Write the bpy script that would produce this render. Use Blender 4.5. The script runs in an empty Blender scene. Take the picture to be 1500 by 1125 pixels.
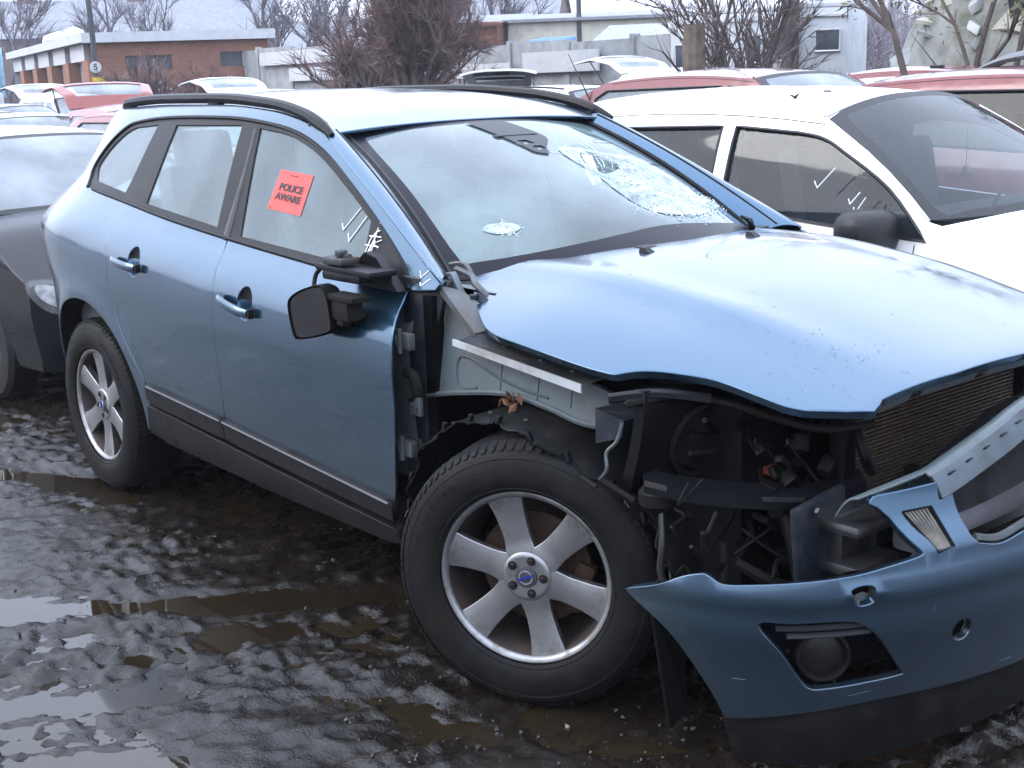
import bpy, bmesh, math, random
import numpy as np
from mathutils import Vector, Matrix
from mathutils.geometry import delaunay_2d_cdt
PI = math.pi
SC = bpy.context.scene
COL = SC.collection
# ---------------------------------------------------------------- camera
cam_d = bpy.data.cameras.new('camera'); cam = bpy.data.objects.new('camera', cam_d); COL.objects.link(cam)
_y, _p, _r = math.radians(140.4), math.radians(13.06), math.radians(-1.96)
_f = Vector((math.cos(_y)*math.cos(_p), math.sin(_y)*math.cos(_p), -math.sin(_p)))
_rt = Vector((math.sin(_y), -math.cos(_y), 0)); _up = _rt.cross(_f)
_r2 = _rt*math.cos(_r)+_up*math.sin(_r); _u2 = -_rt*math.sin(_r)+_up*math.cos(_r)
_M = Matrix((_r2, _u2, -_f)).transposed().to_4x4(); _M.translation = (5.249, -2.987, 1.642)
cam.matrix_world = _M
cam_d.sensor_width = 36; cam_d.lens = 36*1921/1500; cam_d.clip_start = .05; cam_d.clip_end = 3000
SC.camera = cam
# ---------------------------------------------------------------- world: overcast winter sky
SUN_EL, SUN_AZ = 34, 215
W = bpy.data.worlds.new('World'); SC.world = W; W.use_nodes = True
nt = W.node_tree; nt.nodes.clear()
out = nt.nodes.new('ShaderNodeOutputWorld'); bg = nt.nodes.new('ShaderNodeBackground')
sky = nt.nodes.new('ShaderNodeTexSky'); sky.sky_type = 'NISHITA'; sky.sun_disc = False
sky.sun_elevation = math.radians(SUN_EL); sky.sun_rotation = math.radians(SUN_AZ)
sky.air_density = 1.0; sky.dust_density = 4.0; sky.ozone_density = 2.0
mx = nt.nodes.new('ShaderNodeMix'); mx.data_type = 'RGBA'; mx.inputs[0].default_value = .80
# an even cloud deck with soft variation covers most of the clear sky
tc = nt.nodes.new('ShaderNodeTexCoord'); ns = nt.nodes.new('ShaderNodeTexNoise'); ns.inputs['Scale'].default_value = 2.2; ns.inputs['Detail'].default_value = 5
rp = nt.nodes.new('ShaderNodeValToRGB'); rp.color_ramp.elements[0].position = .3; rp.color_ramp.elements[1].position = .75
rp.color_ramp.elements[0].color = (7.3, 8.4, 10.9, 1); rp.color_ramp.elements[1].color = (9.2, 10.1, 12.0, 1)
L = nt.links.new
# overcast luminance: the zenith about three times as bright as the horizon, all round alike
sx = nt.nodes.new('ShaderNodeSeparateXYZ'); L(tc.outputs['Generated'], sx.inputs[0])
mr = nt.nodes.new('ShaderNodeMapRange'); mr.inputs[1].default_value = 0; mr.inputs[2].default_value = 1; mr.inputs[3].default_value = .75; mr.inputs[4].default_value = 1.8; L(sx.outputs[2], mr.inputs[0])
ml = nt.nodes.new('ShaderNodeVectorMath'); ml.operation = 'SCALE'
L(tc.outputs['Generated'], ns.inputs['Vector']); L(ns.outputs['Fac'], rp.inputs[0])
L(sky.outputs[0], mx.inputs[6]); L(rp.outputs[0], ml.inputs[0]); L(mr.outputs[0], ml.inputs['Scale']); L(ml.outputs[0], mx.inputs[7]); L(mx.outputs[2], bg.inputs[0]); L(bg.outputs[0], out.inputs[0])
bg.inputs[1].default_value = .095
sd = bpy.data.lights.new('sun', 'SUN'); sd.energy = .5; sd.angle = math.radians(25); sd.color = (1, .97, .93)
so = bpy.data.objects.new('sun', sd); COL.objects.link(so)
_az = math.radians(SUN_AZ)
so.rotation_euler = Vector((math.sin(_az)*math.cos(math.radians(SUN_EL)), math.cos(_az)*math.cos(math.radians(SUN_EL)), math.sin(math.radians(SUN_EL)))).to_track_quat('Z', 'Y').to_euler()
SC.view_settings.view_transform = 'Standard'; SC.view_settings.look = 'None'; SC.view_settings.gamma = 1; SC.view_settings.use_curve_mapping = False
SC.view_settings.exposure = 1.55
SC.cycles.max_bounces = 6; SC.cycles.diffuse_bounces = 2; SC.cycles.glossy_bounces = 3; SC.cycles.transmission_bounces = 4; SC.cycles.transparent_max_bounces = 10; SC.cycles.volume_bounces = 0
SC.cycles.caustics_reflective = False; SC.cycles.caustics_refractive = False
# ---------------------------------------------------------------- helpers
rng = random.Random(7)
MATS = {}
def mat(name, col, rough=.5, metal=0., var=.12, scale=8., bump=0., bscale=60., coat=0., spec=.5, trans=0., alpha=1., dirt=None, dirt_amt=.0, dscale=3., coatrough=.05, rvar=.0, emit=0., detail=3, ior=1.45, coord='Object', stretch=None):
    """procedural Principled material: base colour broken up by noise, optional dirt layer and fine bump"""
    if name in MATS: return MATS[name]
    m = bpy.data.materials.new(name); m.use_nodes = True; MATS[name] = m
    t = m.node_tree; N = t.nodes.new; K = t.links.new
    b = t.nodes['Principled BSDF']
    c = N('ShaderNodeTexCoord'); src = c.outputs[coord]
    if stretch:
        mp = N('ShaderNodeMapping'); mp.inputs['Scale'].default_value = stretch; K(src, mp.inputs[0]); src = mp.outputs[0]
    n = N('ShaderNodeTexNoise'); n.inputs['Scale'].default_value = scale; n.inputs['Detail'].default_value = detail; K(src, n.inputs['Vector'])
    r = N('ShaderNodeValToRGB'); r.color_ramp.elements[0].position = .3; r.color_ramp.elements[1].position = .7
    r.color_ramp.elements[0].color = [max(0, x*(1-var)) for x in col]+[1]; r.color_ramp.elements[1].color = [min(1, x*(1+var)) for x in col]+[1]
    K(n.outputs['Fac'], r.inputs[0]); cout = r.outputs[0]; fac = None
    if dirt:
        n2 = N('ShaderNodeTexNoise'); n2.inputs['Scale'].default_value = dscale; n2.inputs['Detail'].default_value = 5; n2.inputs['Roughness'].default_value = .65; K(src, n2.inputs['Vector'])
        r2 = N('ShaderNodeValToRGB'); r2.color_ramp.elements[0].position = .62-.35*dirt_amt; r2.color_ramp.elements[1].position = .85-.3*dirt_amt; K(n2.outputs['Fac'], r2.inputs[0])
        x = N('ShaderNodeMix'); x.data_type = 'RGBA'; K(r2.outputs[0], x.inputs[0]); K(cout, x.inputs[6]); x.inputs[7].default_value = list(dirt)+[1]; cout = x.outputs[2]; fac = r2.outputs[0]
    K(cout, b.inputs['Base Color'])
    b.inputs['Roughness'].default_value = rough; b.inputs['Metallic'].default_value = metal; b.inputs['Specular IOR Level'].default_value = spec
    b.inputs['Coat Weight'].default_value = coat; b.inputs['Coat Roughness'].default_value = coatrough; b.inputs['IOR'].default_value = ior
    b.inputs['Transmission Weight'].default_value = trans; b.inputs['Alpha'].default_value = alpha
    if fac is not None or rvar:
        mr = N('ShaderNodeMapRange'); K(fac if fac is not None else n.outputs['Fac'], mr.inputs[0])
        mr.inputs[3].default_value = rough; mr.inputs[4].default_value = min(1, rough+(rvar or .3)); K(mr.outputs[0], b.inputs['Roughness'])
    if emit:
        K(cout, b.inputs['Emission Color']); b.inputs['Emission Strength'].default_value = emit
    if bump:
        n3 = N('ShaderNodeTexNoise'); n3.inputs['Scale'].default_value = bscale; n3.inputs['Detail'].default_value = 3; K(src, n3.inputs['Vector'])
        bm = N('ShaderNodeBump'); bm.inputs['Strength'].default_value = bump; bm.inputs['Distance'].default_value = .01; K(n3.outputs['Fac'], bm.inputs['Height']); K(bm.outputs[0], b.inputs['Normal'])
    return m
def glassmat(name, tint=(.75, .85, .88), fog=.2, fogcol=(.55, .62, .66), rough=.03, fscale=3., refl=1.):
    """misted car glass: tinted transparency + pale condensation film + fresnel reflection"""
    if name in MATS: return MATS[name]
    m = bpy.data.materials.new(name); m.use_nodes = True; MATS[name] = m
    t = m.node_tree; N = t.nodes.new; K = t.links.new; t.nodes.clear()
    o = N('ShaderNodeOutputMaterial'); tr = N('ShaderNodeBsdfTransparent'); tr.inputs[0].default_value = list(tint)+[1]
    df = N('ShaderNodeBsdfDiffuse'); df.inputs[0].default_value = list(fogcol)+[1]
    tl = N('ShaderNodeBsdfTranslucent'); tl.inputs[0].default_value = list(fogcol)+[1]
    ad = N('ShaderNodeMixShader'); ad.inputs[0].default_value = .35; K(df.outputs[0], ad.inputs[1]); K(tl.outputs[0], ad.inputs[2])
    gl = N('ShaderNodeBsdfGlossy'); gl.inputs['Roughness'].default_value = rough; gl.inputs[0].default_value = (.95*refl, .97*refl, refl, 1)
    c = N('ShaderNodeTexCoord'); mp = N('ShaderNodeMapping'); mp.inputs['Scale'].default_value = (1, 1, .45); K(c.outputs['Object'], mp.inputs[0])
    n = N('ShaderNodeTexNoise'); n.inputs['Scale'].default_value = fscale; n.inputs['Detail'].default_value = 4; K(mp.outputs[0], n.inputs['Vector'])
    mr = N('ShaderNodeMapRange'); mr.inputs[1].default_value = .3; mr.inputs[2].default_value = .7; mr.inputs[3].default_value = fog*.45; mr.inputs[4].default_value = min(1, fog*1.5); K(n.outputs['Fac'], mr.inputs[0])
    m1 = N('ShaderNodeMixShader'); K(mr.outputs[0], m1.inputs[0]); K(tr.outputs[0], m1.inputs[1]); K(ad.outputs[0], m1.inputs[2])
    fr = N('ShaderNodeFresnel'); fr.inputs[0].default_value = 1.52
    m2 = N('ShaderNodeMixShader'); K(fr.outputs[0], m2.inputs[0]); K(m1.outputs[0], m2.inputs[1]); K(gl.outputs[0], m2.inputs[2]); K(m2.outputs[0], o.inputs[0])
    return m
def brickmat(name, c1, c2, mortar, scale=1., bw=.225, bh=.075):
    if name in MATS: return MATS[name]
    m = bpy.data.materials.new(name); m.use_nodes = True; MATS[name] = m
    t = m.node_tree; N = t.nodes.new; K = t.links.new; b = t.nodes['Principled BSDF']
    c = N('ShaderNodeTexCoord'); sx = N('ShaderNodeSeparateXYZ'); K(c.outputs['Object'], sx.inputs[0])
    ad = N('ShaderNodeMath'); K(sx.outputs[0], ad.inputs[0]); K(sx.outputs[1], ad.inputs[1])
    cb = N('ShaderNodeCombineXYZ'); K(ad.outputs[0], cb.inputs[0]); K(sx.outputs[2], cb.inputs[1])
    br = N('ShaderNodeTexBrick'); br.inputs['Scale'].default_value = scale; br.inputs['Brick Width'].default_value = bw; br.inputs['Row Height'].default_value = bh; br.inputs['Mortar Size'].default_value = .01
    br.inputs['Color1'].default_value = list(c1)+[1]; br.inputs['Color2'].default_value = list(c2)+[1]; br.inputs['Mortar'].default_value = list(mortar)+[1]; K(cb.outputs[0], br.inputs[0])
    n = N('ShaderNodeTexNoise'); n.inputs['Scale'].default_value = .9; n.inputs['Detail'].default_value = 7; K(c.outputs['Object'], n.inputs[0])
    r = N('ShaderNodeValToRGB'); r.color_ramp.elements[0].color = (.55, .52, .5, 1); r.color_ramp.elements[1].color = (1.15, 1.1, 1.08, 1); K(n.outputs['Fac'], r.inputs[0])
    x = N('ShaderNodeMix'); x.data_type = 'RGBA'; x.blend_type = 'MULTIPLY'; x.inputs[0].default_value = 1; K(br.outputs[0], x.inputs[6]); K(r.outputs[0], x.inputs[7]); K(x.outputs[2], b.inputs[0])
    b.inputs['Roughness'].default_value = .9
    return m
# -------- mesh builder
class MB:
    def __init__(s): s.v = []; s.f = []; s.n = None
    def add(s, vs, fs, ns=None):
        o = len(s.v); s.v += [tuple(map(float, v)) for v in vs]; s.f += [tuple(int(i)+o for i in f) for f in fs]
        if ns is not None:
            if s.n is None: s.n = []
            s.n += [tuple(map(float, x)) for x in ns]
        return s
    def box(s, c, sz, R=None, taper=None):
        x, y, z = sz[0]/2, sz[1]/2, sz[2]/2; P = []
        for k in (-1, 1):
            q = taper if (taper and k > 0) else 1
            for a, b in ((-1, -1), (1, -1), (1, 1), (-1, 1)): P.append(Vector((a*x*q, b*y*q, k*z)))
        if R is not None: P = [R @ p for p in P]
        c = Vector(c); P = [p+c for p in P]
        return s.add(P, [(0, 3, 2, 1), (4, 5, 6, 7), (0, 1, 5, 4), (1, 2, 6, 5), (2, 3, 7, 6), (3, 0, 4, 7)])
    def bbox(s, c, sz, b=.01, R=None):
        """box with chamfered edges"""
        x, y, z = sz[0]/2, sz[1]/2, sz[2]/2; bm = bmesh.new(); bmesh.ops.create_cube(bm, size=1)
        for v in bm.verts: v.co = Vector((v.co.x*2*x, v.co.y*2*y, v.co.z*2*z))
        bmesh.ops.bevel(bm, geom=list(bm.edges), offset=min(b, .49*min(sz)), segments=2, affect='EDGES', profile=.6)
        P = [(R @ v.co if R is not None else v.co)+Vector(c) for v in bm.verts]; F = [[v.index for v in f.verts] for f in bm.faces]; bm.free()
        return s.add(P, F)
    def egg(s, c, rad, e=.6, R=None, nu=14, nv=9):
        """rounded-box blob (superellipsoid)"""
        f = lambda w, k: math.copysign(abs(w)**k, w); vs = []
        for j in range(nv+1):
            b = -PI/2+PI*j/nv
            for i in range(nu):
                a = 2*PI*i/nu; p = Vector((rad[0]*f(math.cos(b), e)*f(math.cos(a), e), rad[1]*f(math.cos(b), e)*f(math.sin(a), e), rad[2]*f(math.sin(b), e))); vs.append((R @ p if R is not None else p)+Vector(c))
        return s.add(vs, [(j*nu+i, j*nu+(i+1) % nu, (j+1)*nu+(i+1) % nu, (j+1)*nu+i) for j in range(nv) for i in range(nu)])
    def tube(s, pts, r, n=8, cap=True):
        pts = [Vector(p) for p in pts]; m = len(pts); rr = r if isinstance(r, (list, tuple)) else [r]*m
        vs = []; T0 = None; nrm = None
        for i, p in enumerate(pts):
            T = (pts[min(i+1, m-1)]-pts[max(i-1, 0)]).normalized()
            if nrm is None:
                nrm = T.orthogonal().normalized()
            else:
                nrm = (nrm-T*nrm.dot(T)); nrm = nrm.normalized() if nrm.length > 1e-6 else T.orthogonal().normalized()
            bi = T.cross(nrm)
            for k in range(n):
                a = 2*PI*k/n; vs.append(p+(nrm*math.cos(a)+bi*math.sin(a))*rr[i])
        fs = []
        for i in range(m-1):
            for k in range(n):
                a, b = i*n+k, i*n+(k+1) % n; fs.append((a, b, b+n, a+n))
        if cap: fs.append(tuple(range(n-1, -1, -1))); fs.append(tuple((m-1)*n+k for k in range(n)))
        return s.add(vs, fs)
    def lathe(s, prof, n=32, M=None, close=False):
        """profile of (radius, height) spun about local z"""
        vs = []; m = len(prof)
        for k in range(n):
            a = 2*PI*k/n
            for r, h in prof: vs.append(Vector((r*math.cos(a), r*math.sin(a), h)))
        if M is not None: vs = [M @ v for v in vs]
        fs = []
        for k in range(n):
            k2 = (k+1) % n
            for i in range(m-1): fs.append((k*m+i, k2*m+i, k2*m+i+1, k*m+i+1))
        return s.add(vs, fs)
    def prism(s, poly, d, M=None):
        """2-D polygon extruded by d along local z"""
        n = len(poly); vs = [Vector((p[0], p[1], 0)) for p in poly]+[Vector((p[0], p[1], d)) for p in poly]
        if M is not None: vs = [M @ v for v in vs]
        return s.add(vs, [tuple(range(n-1, -1, -1)), tuple(range(n, 2*n))]+[(i, (i+1) % n, (i+1) % n+n, i+n) for i in range(n)])
    def build(s, name, m, parent=None, smooth=True, ang=.6, kind=None, loc=None):
        me = bpy.data.meshes.new(name); me.from_pydata(s.v, [], s.f); me.update()
        if m is not None: me.materials.append(m if not isinstance(m, str) else MATS[m])
        if smooth:
            me.shade_smooth()
            if s.n is not None and len(s.n) == len(s.v): me.normals_split_custom_set_from_vertices(s.n)
            elif ang < 3: me.set_sharp_from_angle(angle=ang)
        o = bpy.data.objects.new(name, me); COL.objects.link(o)
        if parent is not None: o.parent = parent
        if loc is not None: o.location = loc
        if kind: o['kind'] = kind
        return o
def thing(name, label, cat, loc=(0, 0, 0), rz=0, group=None):
    o = bpy.data.objects.new(name, None); COL.objects.link(o); o.empty_display_size = .2
    o.location = loc; o.rotation_euler = (0, 0, rz); o['label'] = label; o['category'] = cat
    if group: o['group'] = group
    return o
def tag(o, label, cat, group=None):
    o['label'] = label; o['category'] = cat
    if group: o['group'] = group
    return o
def copy_tree(o, parent=None):
    c = o.copy(); COL.objects.link(c)
    if parent is not None: c.parent = parent
    for ch in list(o.children): copy_tree(ch, c)
    return c
def cr(P, k=6, closed=False):
    """Catmull-Rom through points"""
    P = [np.array(p, float) for p in P]; n = len(P); out = []
    for i in range(n if closed else n-1):
        a, b, c, d = (P[(i-1) % n], P[i], P[(i+1) % n], P[(i+2) % n]) if closed else (P[max(i-1, 0)], P[i], P[i+1], P[min(i+2, n-1)])
        for j in range(k):
            t = j/k; out.append(tuple(.5*((2*b)+(c-a)*t+(2*a-5*b+4*c-d)*t*t+(3*b-a-3*c+d)*t**3)))
    if not closed: out.append(tuple(P[-1]))
    return out
def resamp(poly, h):
    out = []; n = len(poly)
    for i in range(n):
        a = np.array(poly[i], float); b = np.array(poly[(i+1) % n], float); d = np.linalg.norm(b-a)
        if d < 1e-7: continue
        k = max(1, int(math.ceil(d/h)))
        for j in range(k): out.append(tuple(a+(b-a)*j/k))
    return out
def inside(P, poly):
    x, y = P[:, 0], P[:, 1]; r = np.zeros(len(P), bool); n = len(poly); j = n-1
    for i in range(n):
        xi, yi = poly[i]; xj, yj = poly[j]
        c = ((yi > y) != (yj > y)) & (x < (xj-xi)*(y-yi)/((yj-yi) if yj != yi else 1e-12)+xi)
        r ^= c; j = i
    return r
def panel(outer, surf, h=.05, holes=(), rim=.012, flip=False, hy=None, mb=None, off=0.):
    """sheet-metal panel: outline (and holes) in a surface's own 2-D coordinates, filled with a fine mesh that follows the curved surface, edges folded back by rim"""
    hy = hy or h
    loops = [resamp(outer, h*.8)]+[resamp(q, h*.6) for q in holes]
    V = []; E = []
    for lp in loops:
        o = len(V); V += lp; E += [(o+i, o+(i+1) % len(lp)) for i in range(len(lp))]
    B = np.array(V); mn, mxx = B.min(0), B.max(0)
    gx, gy = np.meshgrid(np.arange(mn[0]+h*.5, mxx[0], h), np.arange(mn[1]+hy*.5, mxx[1], hy)); G = np.stack([gx.ravel(), gy.ravel()], -1)
    if len(G):
        k = inside(G, loops[0])
        for q in loops[1:]: k &= ~inside(G, q)
        G = G[k]
        if len(G):
            S = np.array([h, hy]); D = np.min(np.linalg.norm((G[:, None, :]-B[None])/S, axis=2), axis=1); G = G[D > .45]
        V = V+[tuple(g) for g in G]
    vs, es, fs, *_ = delaunay_2d_cdt([Vector(v) for v in V], E, [], 0, 1e-6)
    P2 = np.array([(v.x, v.y) for v in vs]); F = np.array([f for f in fs]); C = P2[F].mean(1)
    k = inside(C, loops[0])
    for q in loops[1:]: k &= ~inside(C, q)
    F = F[k]
    P = surf(P2[:, 0], P2[:, 1]); e = 2e-3
    du = surf(P2[:, 0]+e, P2[:, 1])-surf(P2[:, 0]-e, P2[:, 1]); dv = surf(P2[:, 0], P2[:, 1]+e)-surf(P2[:, 0], P2[:, 1]-e)
    N = np.cross(du, dv); N /= np.linalg.norm(N, axis=1)[:, None]+1e-12
    if flip: N = -N; F = F[:, ::-1]
    P = P+N*off
    m = mb or MB(); used = {}
    vs_, ns_ = list(P), list(N); fl = [tuple(f) for f in F]
    if rim:
        cnt = {}
        for f in fl:
            for i in range(3): cnt[(f[i], f[(i+1) % 3])] = 1
        be = [(a, b) for (a, b) in cnt if (b, a) not in cnt]
        od = {}
        for a, b in be:
            d = P[b]-P[a]; w = np.cross(d, N[a]); w /= np.linalg.norm(w)+1e-12
            for q in (a, b): od[q] = od.get(q, 0)+w
        idx = {}
        for q, w in od.items():
            w = w/(np.linalg.norm(w)+1e-12); i0 = len(vs_)
            r = min(abs(rim)*.35, .003)
            vs_ += [P[q], P[q]+w*r*.7-N[q]*r*.6, P[q]+w*r-N[q]*(r*1.4), P[q]+w*r-N[q]*rim]
            ns_ += [N[q], (N[q]+w)/1.414, w, w]; idx[q] = i0
        for a, b in be:
            i, j = idx[a], idx[b]
            for k_ in range(3): fl.append((j+k_, i+k_, i+k_+1, j+k_+1))
    m.add(vs_, fl, ns_)
    return m
def rotz(a): return Matrix.Rotation(a, 4, 'Z')
def frame(o, x, y):
    """matrix with origin o, local x and y axes"""
    x = Vector(x).normalized(); y = Vector(y); z = x.cross(y).normalized(); y = z.cross(x)
    M = Matrix((x, y, z)).transposed().to_4x4(); M.translation = o
    return M
def strokes(mb, S, fn, w=.004):
    """painted pen strokes: polylines in surface coordinates -> thin raised ribbons"""
    for st in S:
        pts = [Vector(fn(*p)) for p in st]
        mb.tube(pts, w, 5)
def text_obj(name, body, size, M, m, parent, ext=.0006, align='CENTER', bold=0., sx=1.):
    cu = bpy.data.curves.new(name, 'FONT'); cu.body = body; cu.size = size; cu.align_x = align; cu.align_y = 'CENTER'; cu.extrude = ext; cu.offset = bold
    cu.space_line = .85
    t = bpy.data.objects.new(name, cu); COL.objects.link(t)
    dg = bpy.context.evaluated_depsgraph_get(); me = bpy.data.meshes.new_from_object(t.evaluated_get(dg)); bpy.data.objects.remove(t)
    me.name = name; me.transform(M @ Matrix.Diagonal((sx, 1, 1, 1))); me.materials.clear(); me.materials.append(m)
    o = bpy.data.objects.new(name, me); COL.objects.link(o)
    if parent is not None: o.parent = parent
    return o
# ---------------------------------------------------------------- blue estate car: reference surfaces (metres, x forward, y left)
def pchip(xs, ys):
    xs = np.asarray(xs, float); ys = np.asarray(ys, float)
    h = np.diff(xs); d = np.diff(ys)/h
    m = np.zeros(len(xs)); m[0] = d[0]; m[-1] = d[-1]
    for i in range(1, len(xs)-1):
        if d[i-1]*d[i] > 0:
            w1 = 2*h[i]+h[i-1]; w2 = h[i]+2*h[i-1]
            m[i] = (w1+w2)/(w1/d[i-1]+w2/d[i])
    def f(x):
        x = np.clip(np.asarray(x, float), xs[0], xs[-1])
        i = np.clip(np.searchsorted(xs, x)-1, 0, len(xs)-2)
        t = (x-xs[i])/h[i]
        return ((2*t**3-3*t**2+1)*ys[i]+(t**3-2*t**2+t)*h[i]*m[i]
                + (-2*t**3+3*t**2)*ys[i+1]+(t**3-t**2)*h[i]*m[i+1])
    return f
belt = pchip([-.9, -.2, .24, 1.17, 1.85, 2.24, 2.6], [1.275, 1.265, 1.212, 1.130, 1.092, 1.070, 1.05])
_hw = pchip([.15, .30, .45, .60, .75, .86, .93, .98, 1.03, 1.07, 1.10, 1.17, 1.30, 1.45, 1.56, 1.64],
            [.84, .885, .902, .918, .930, .936, .933, .921, .890, .852, .822, .790, .732, .662, .603, .53])
def hw(x, z):
    x = np.asarray(x, float); z = np.asarray(z, float)
    b = belt(x)
    zr = np.where(z < .6, z, np.where(z < b, .6+(z-.6)*(1.10-.6)/(b-.6), 1.10+(z-b)*(1.62-1.10)/(1.62-b)))
    w = _hw(zr)
    t = np.clip((-.15-x)/.75, 0, 1.3); w = w-.23*t**2
    t = np.clip((.75-x)/1.0, 0, 1.6); w = w-.055*t**2*np.clip((z-1.10)/.2, 0, 1)
    t = np.clip((x-2.6)/1.0, 0, 1); w = w-.12*t**2
    r = np.sqrt(x*x+(z-.365)**2)                       # flared lip round the rear wheel arch
    w = w-.035*np.clip((-.1-x)/.5, 0, 1)*np.clip((1.05-z)/.2, 0, 1)
    w = w+.012*np.exp(-((r-.47)/.06)**2)
    return w
_hc = pchip([2.0, 2.3, 2.6, 3.0, 3.3, 3.5, 3.62, 3.70], [1.145, 1.150, 1.146, 1.103, 1.045, .995, .955, .905])
def hoodz(x, y):
    x = np.asarray(x, float); y = np.abs(np.asarray(y, float))
    z = _hc(x)-.135*(y/.80)**2.8
    return z+.014*np.exp(-((y-.52+.05*(x-2.3))/.07)**2)*np.clip((3.6-x)/.5, 0, 1)   # raised crease down each side
# bumper: plan curve P(u), outward normal, profile
_bp = np.array([(3.06, -.945), (3.20, -.942), (3.34, -.920), (3.46, -.868), (3.56, -.780), (3.64, -.660), (3.70, -.520), (3.745, -.36),
                (3.775, -.18), (3.785, .02), (3.775, .20), (3.745, .38), (3.70, .54), (3.62, .70), (3.52, .82), (3.38, .90), (3.22, .94)])
_bu = np.concatenate([[0], np.cumsum(np.linalg.norm(np.diff(_bp, axis=0), axis=1))])
_bx = pchip(_bu, _bp[:, 0]); _by = pchip(_bu, _bp[:, 1])
_bb = pchip([0, .20, .30, .40, .50, .58, .66, .75, .85, .95], [-.05, -.012, .0, .012, .020, .012, -.030, -.050, -.055, -.06])
def bump(u, z):
    u = np.asarray(u, float); z = np.asarray(z, float)
    e = .004; tx = _bx(u+e)-_bx(u-e); ty = _by(u+e)-_by(u-e); l = np.hypot(tx, ty)+1e-9
    nx, ny = ty/l, -tx/l
    b = _bb(z)
    return np.stack([_bx(u)+nx*b, _by(u)+ny*b, z+0*u], -1)
# windscreen: rows v 0 (base) .. 1 (header), s -1 .. 1
def wscreen(s, v):
    s = np.asarray(s, float); v = np.asarray(v, float); a = np.abs(s)
    xb = 2.545-.345*a**2.2; zb = 1.118-.045*a**2
    xt = 1.478-.03*a**2; zt = 1.512-.030*a**2.2
    yb, yt = .678, .536
    y = s*(yb+(yt-yb)*v)
    x = xb+(xt-xb)*v; z = zb+(zt-zb)*v
    bul = 4*v*(1-v)
    return np.stack([x+.018*bul, y, z+.030*bul], -1)
# ---------------------------------------------------------------- ground: churned wet mud with puddles
def _hash(i, j, s):
    n = (i*374761393+j*668265263+s*1274126177) & 0x7fffffff
    n = ((n ^ (n >> 13))*1274126177) & 0x7fffffff
    return ((n ^ (n >> 16)) & 0xffff)/65535.
def vnoise(x, y, s=0):
    xi = np.floor(x).astype(np.int64); yi = np.floor(y).astype(np.int64); fx = x-xi; fy = y-yi
    fx = fx*fx*fx*(fx*(fx*6-15)+10); fy = fy*fy*fy*(fy*(fy*6-15)+10)
    a, b, c, d = _hash(xi, yi, s), _hash(xi+1, yi, s), _hash(xi, yi+1, s), _hash(xi+1, yi+1, s)
    return (a*(1-fx)+b*fx)*(1-fy)+(c*(1-fx)+d*fx)*fy
def fbm(x, y, o=4, s=0, g=.5):
    v = 0; a = 1; t = 0
    for k in range(o):
        v = v+a*vnoise(x*2**k+17.3*k, y*2**k-9.1*k, s+k); t += a; a *= g
    return v/t
def ridged(x, y, o=4, s=0):
    v = 0; a = 1; t = 0
    for k in range(o):
        v = v+a*(1-np.abs(2*vnoise(x*2**k+5.7*k, y*2**k+3.3*k, s+k)-1))**1.6; t += a; a *= .52
    return v/t
def seg(x, y, pts, w):
    """soft distance mask to a polyline"""
    d = np.full(np.shape(x), 9.)
    for (ax, ay), (bx, by) in zip(pts[:-1], pts[1:]):
        l2 = (bx-ax)**2+(by-ay)**2; t = np.clip(((x-ax)*(bx-ax)+(y-ay)*(by-ay))/l2, 0, 1); d = np.minimum(d, np.hypot(x-ax-t*(bx-ax), y-ay-t*(by-ay)))
    return np.exp(-(d/w)**2)
PUD = [([(.95, -1.86), (1.27, -1.47), (1.62, -1.02), (2.1, -.45), (2.3, .2)], .085, .034), ([(1.78, -1.25), (2.05, -.98), (2.2, -.8)], .13, .018), ([(2.66, -1.16), (2.98, -.92)], .13, .022),
       ([(2.12, -2.25), (2.36, -1.83)], .10, .036), ([(1.74, -2.0), (1.98, -1.66)], .07, .020), ([(-.75, -1.22), (-.2, -.98), (.2, -.95)], .13, .030), ([(2.3, -1.35), (2.5, -1.15)], .09, .018), ([(3.1, -.8), (3.5, -.4)], .15, .016),
       ([(.6, -.55), (1.6, -.2)], .25, .02), ([(1.0, -2.2), (1.35, -2.5)], .12, .03), ([(-2.2, -1.2), (-1.5, -.9)], .2, .025)]
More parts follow.
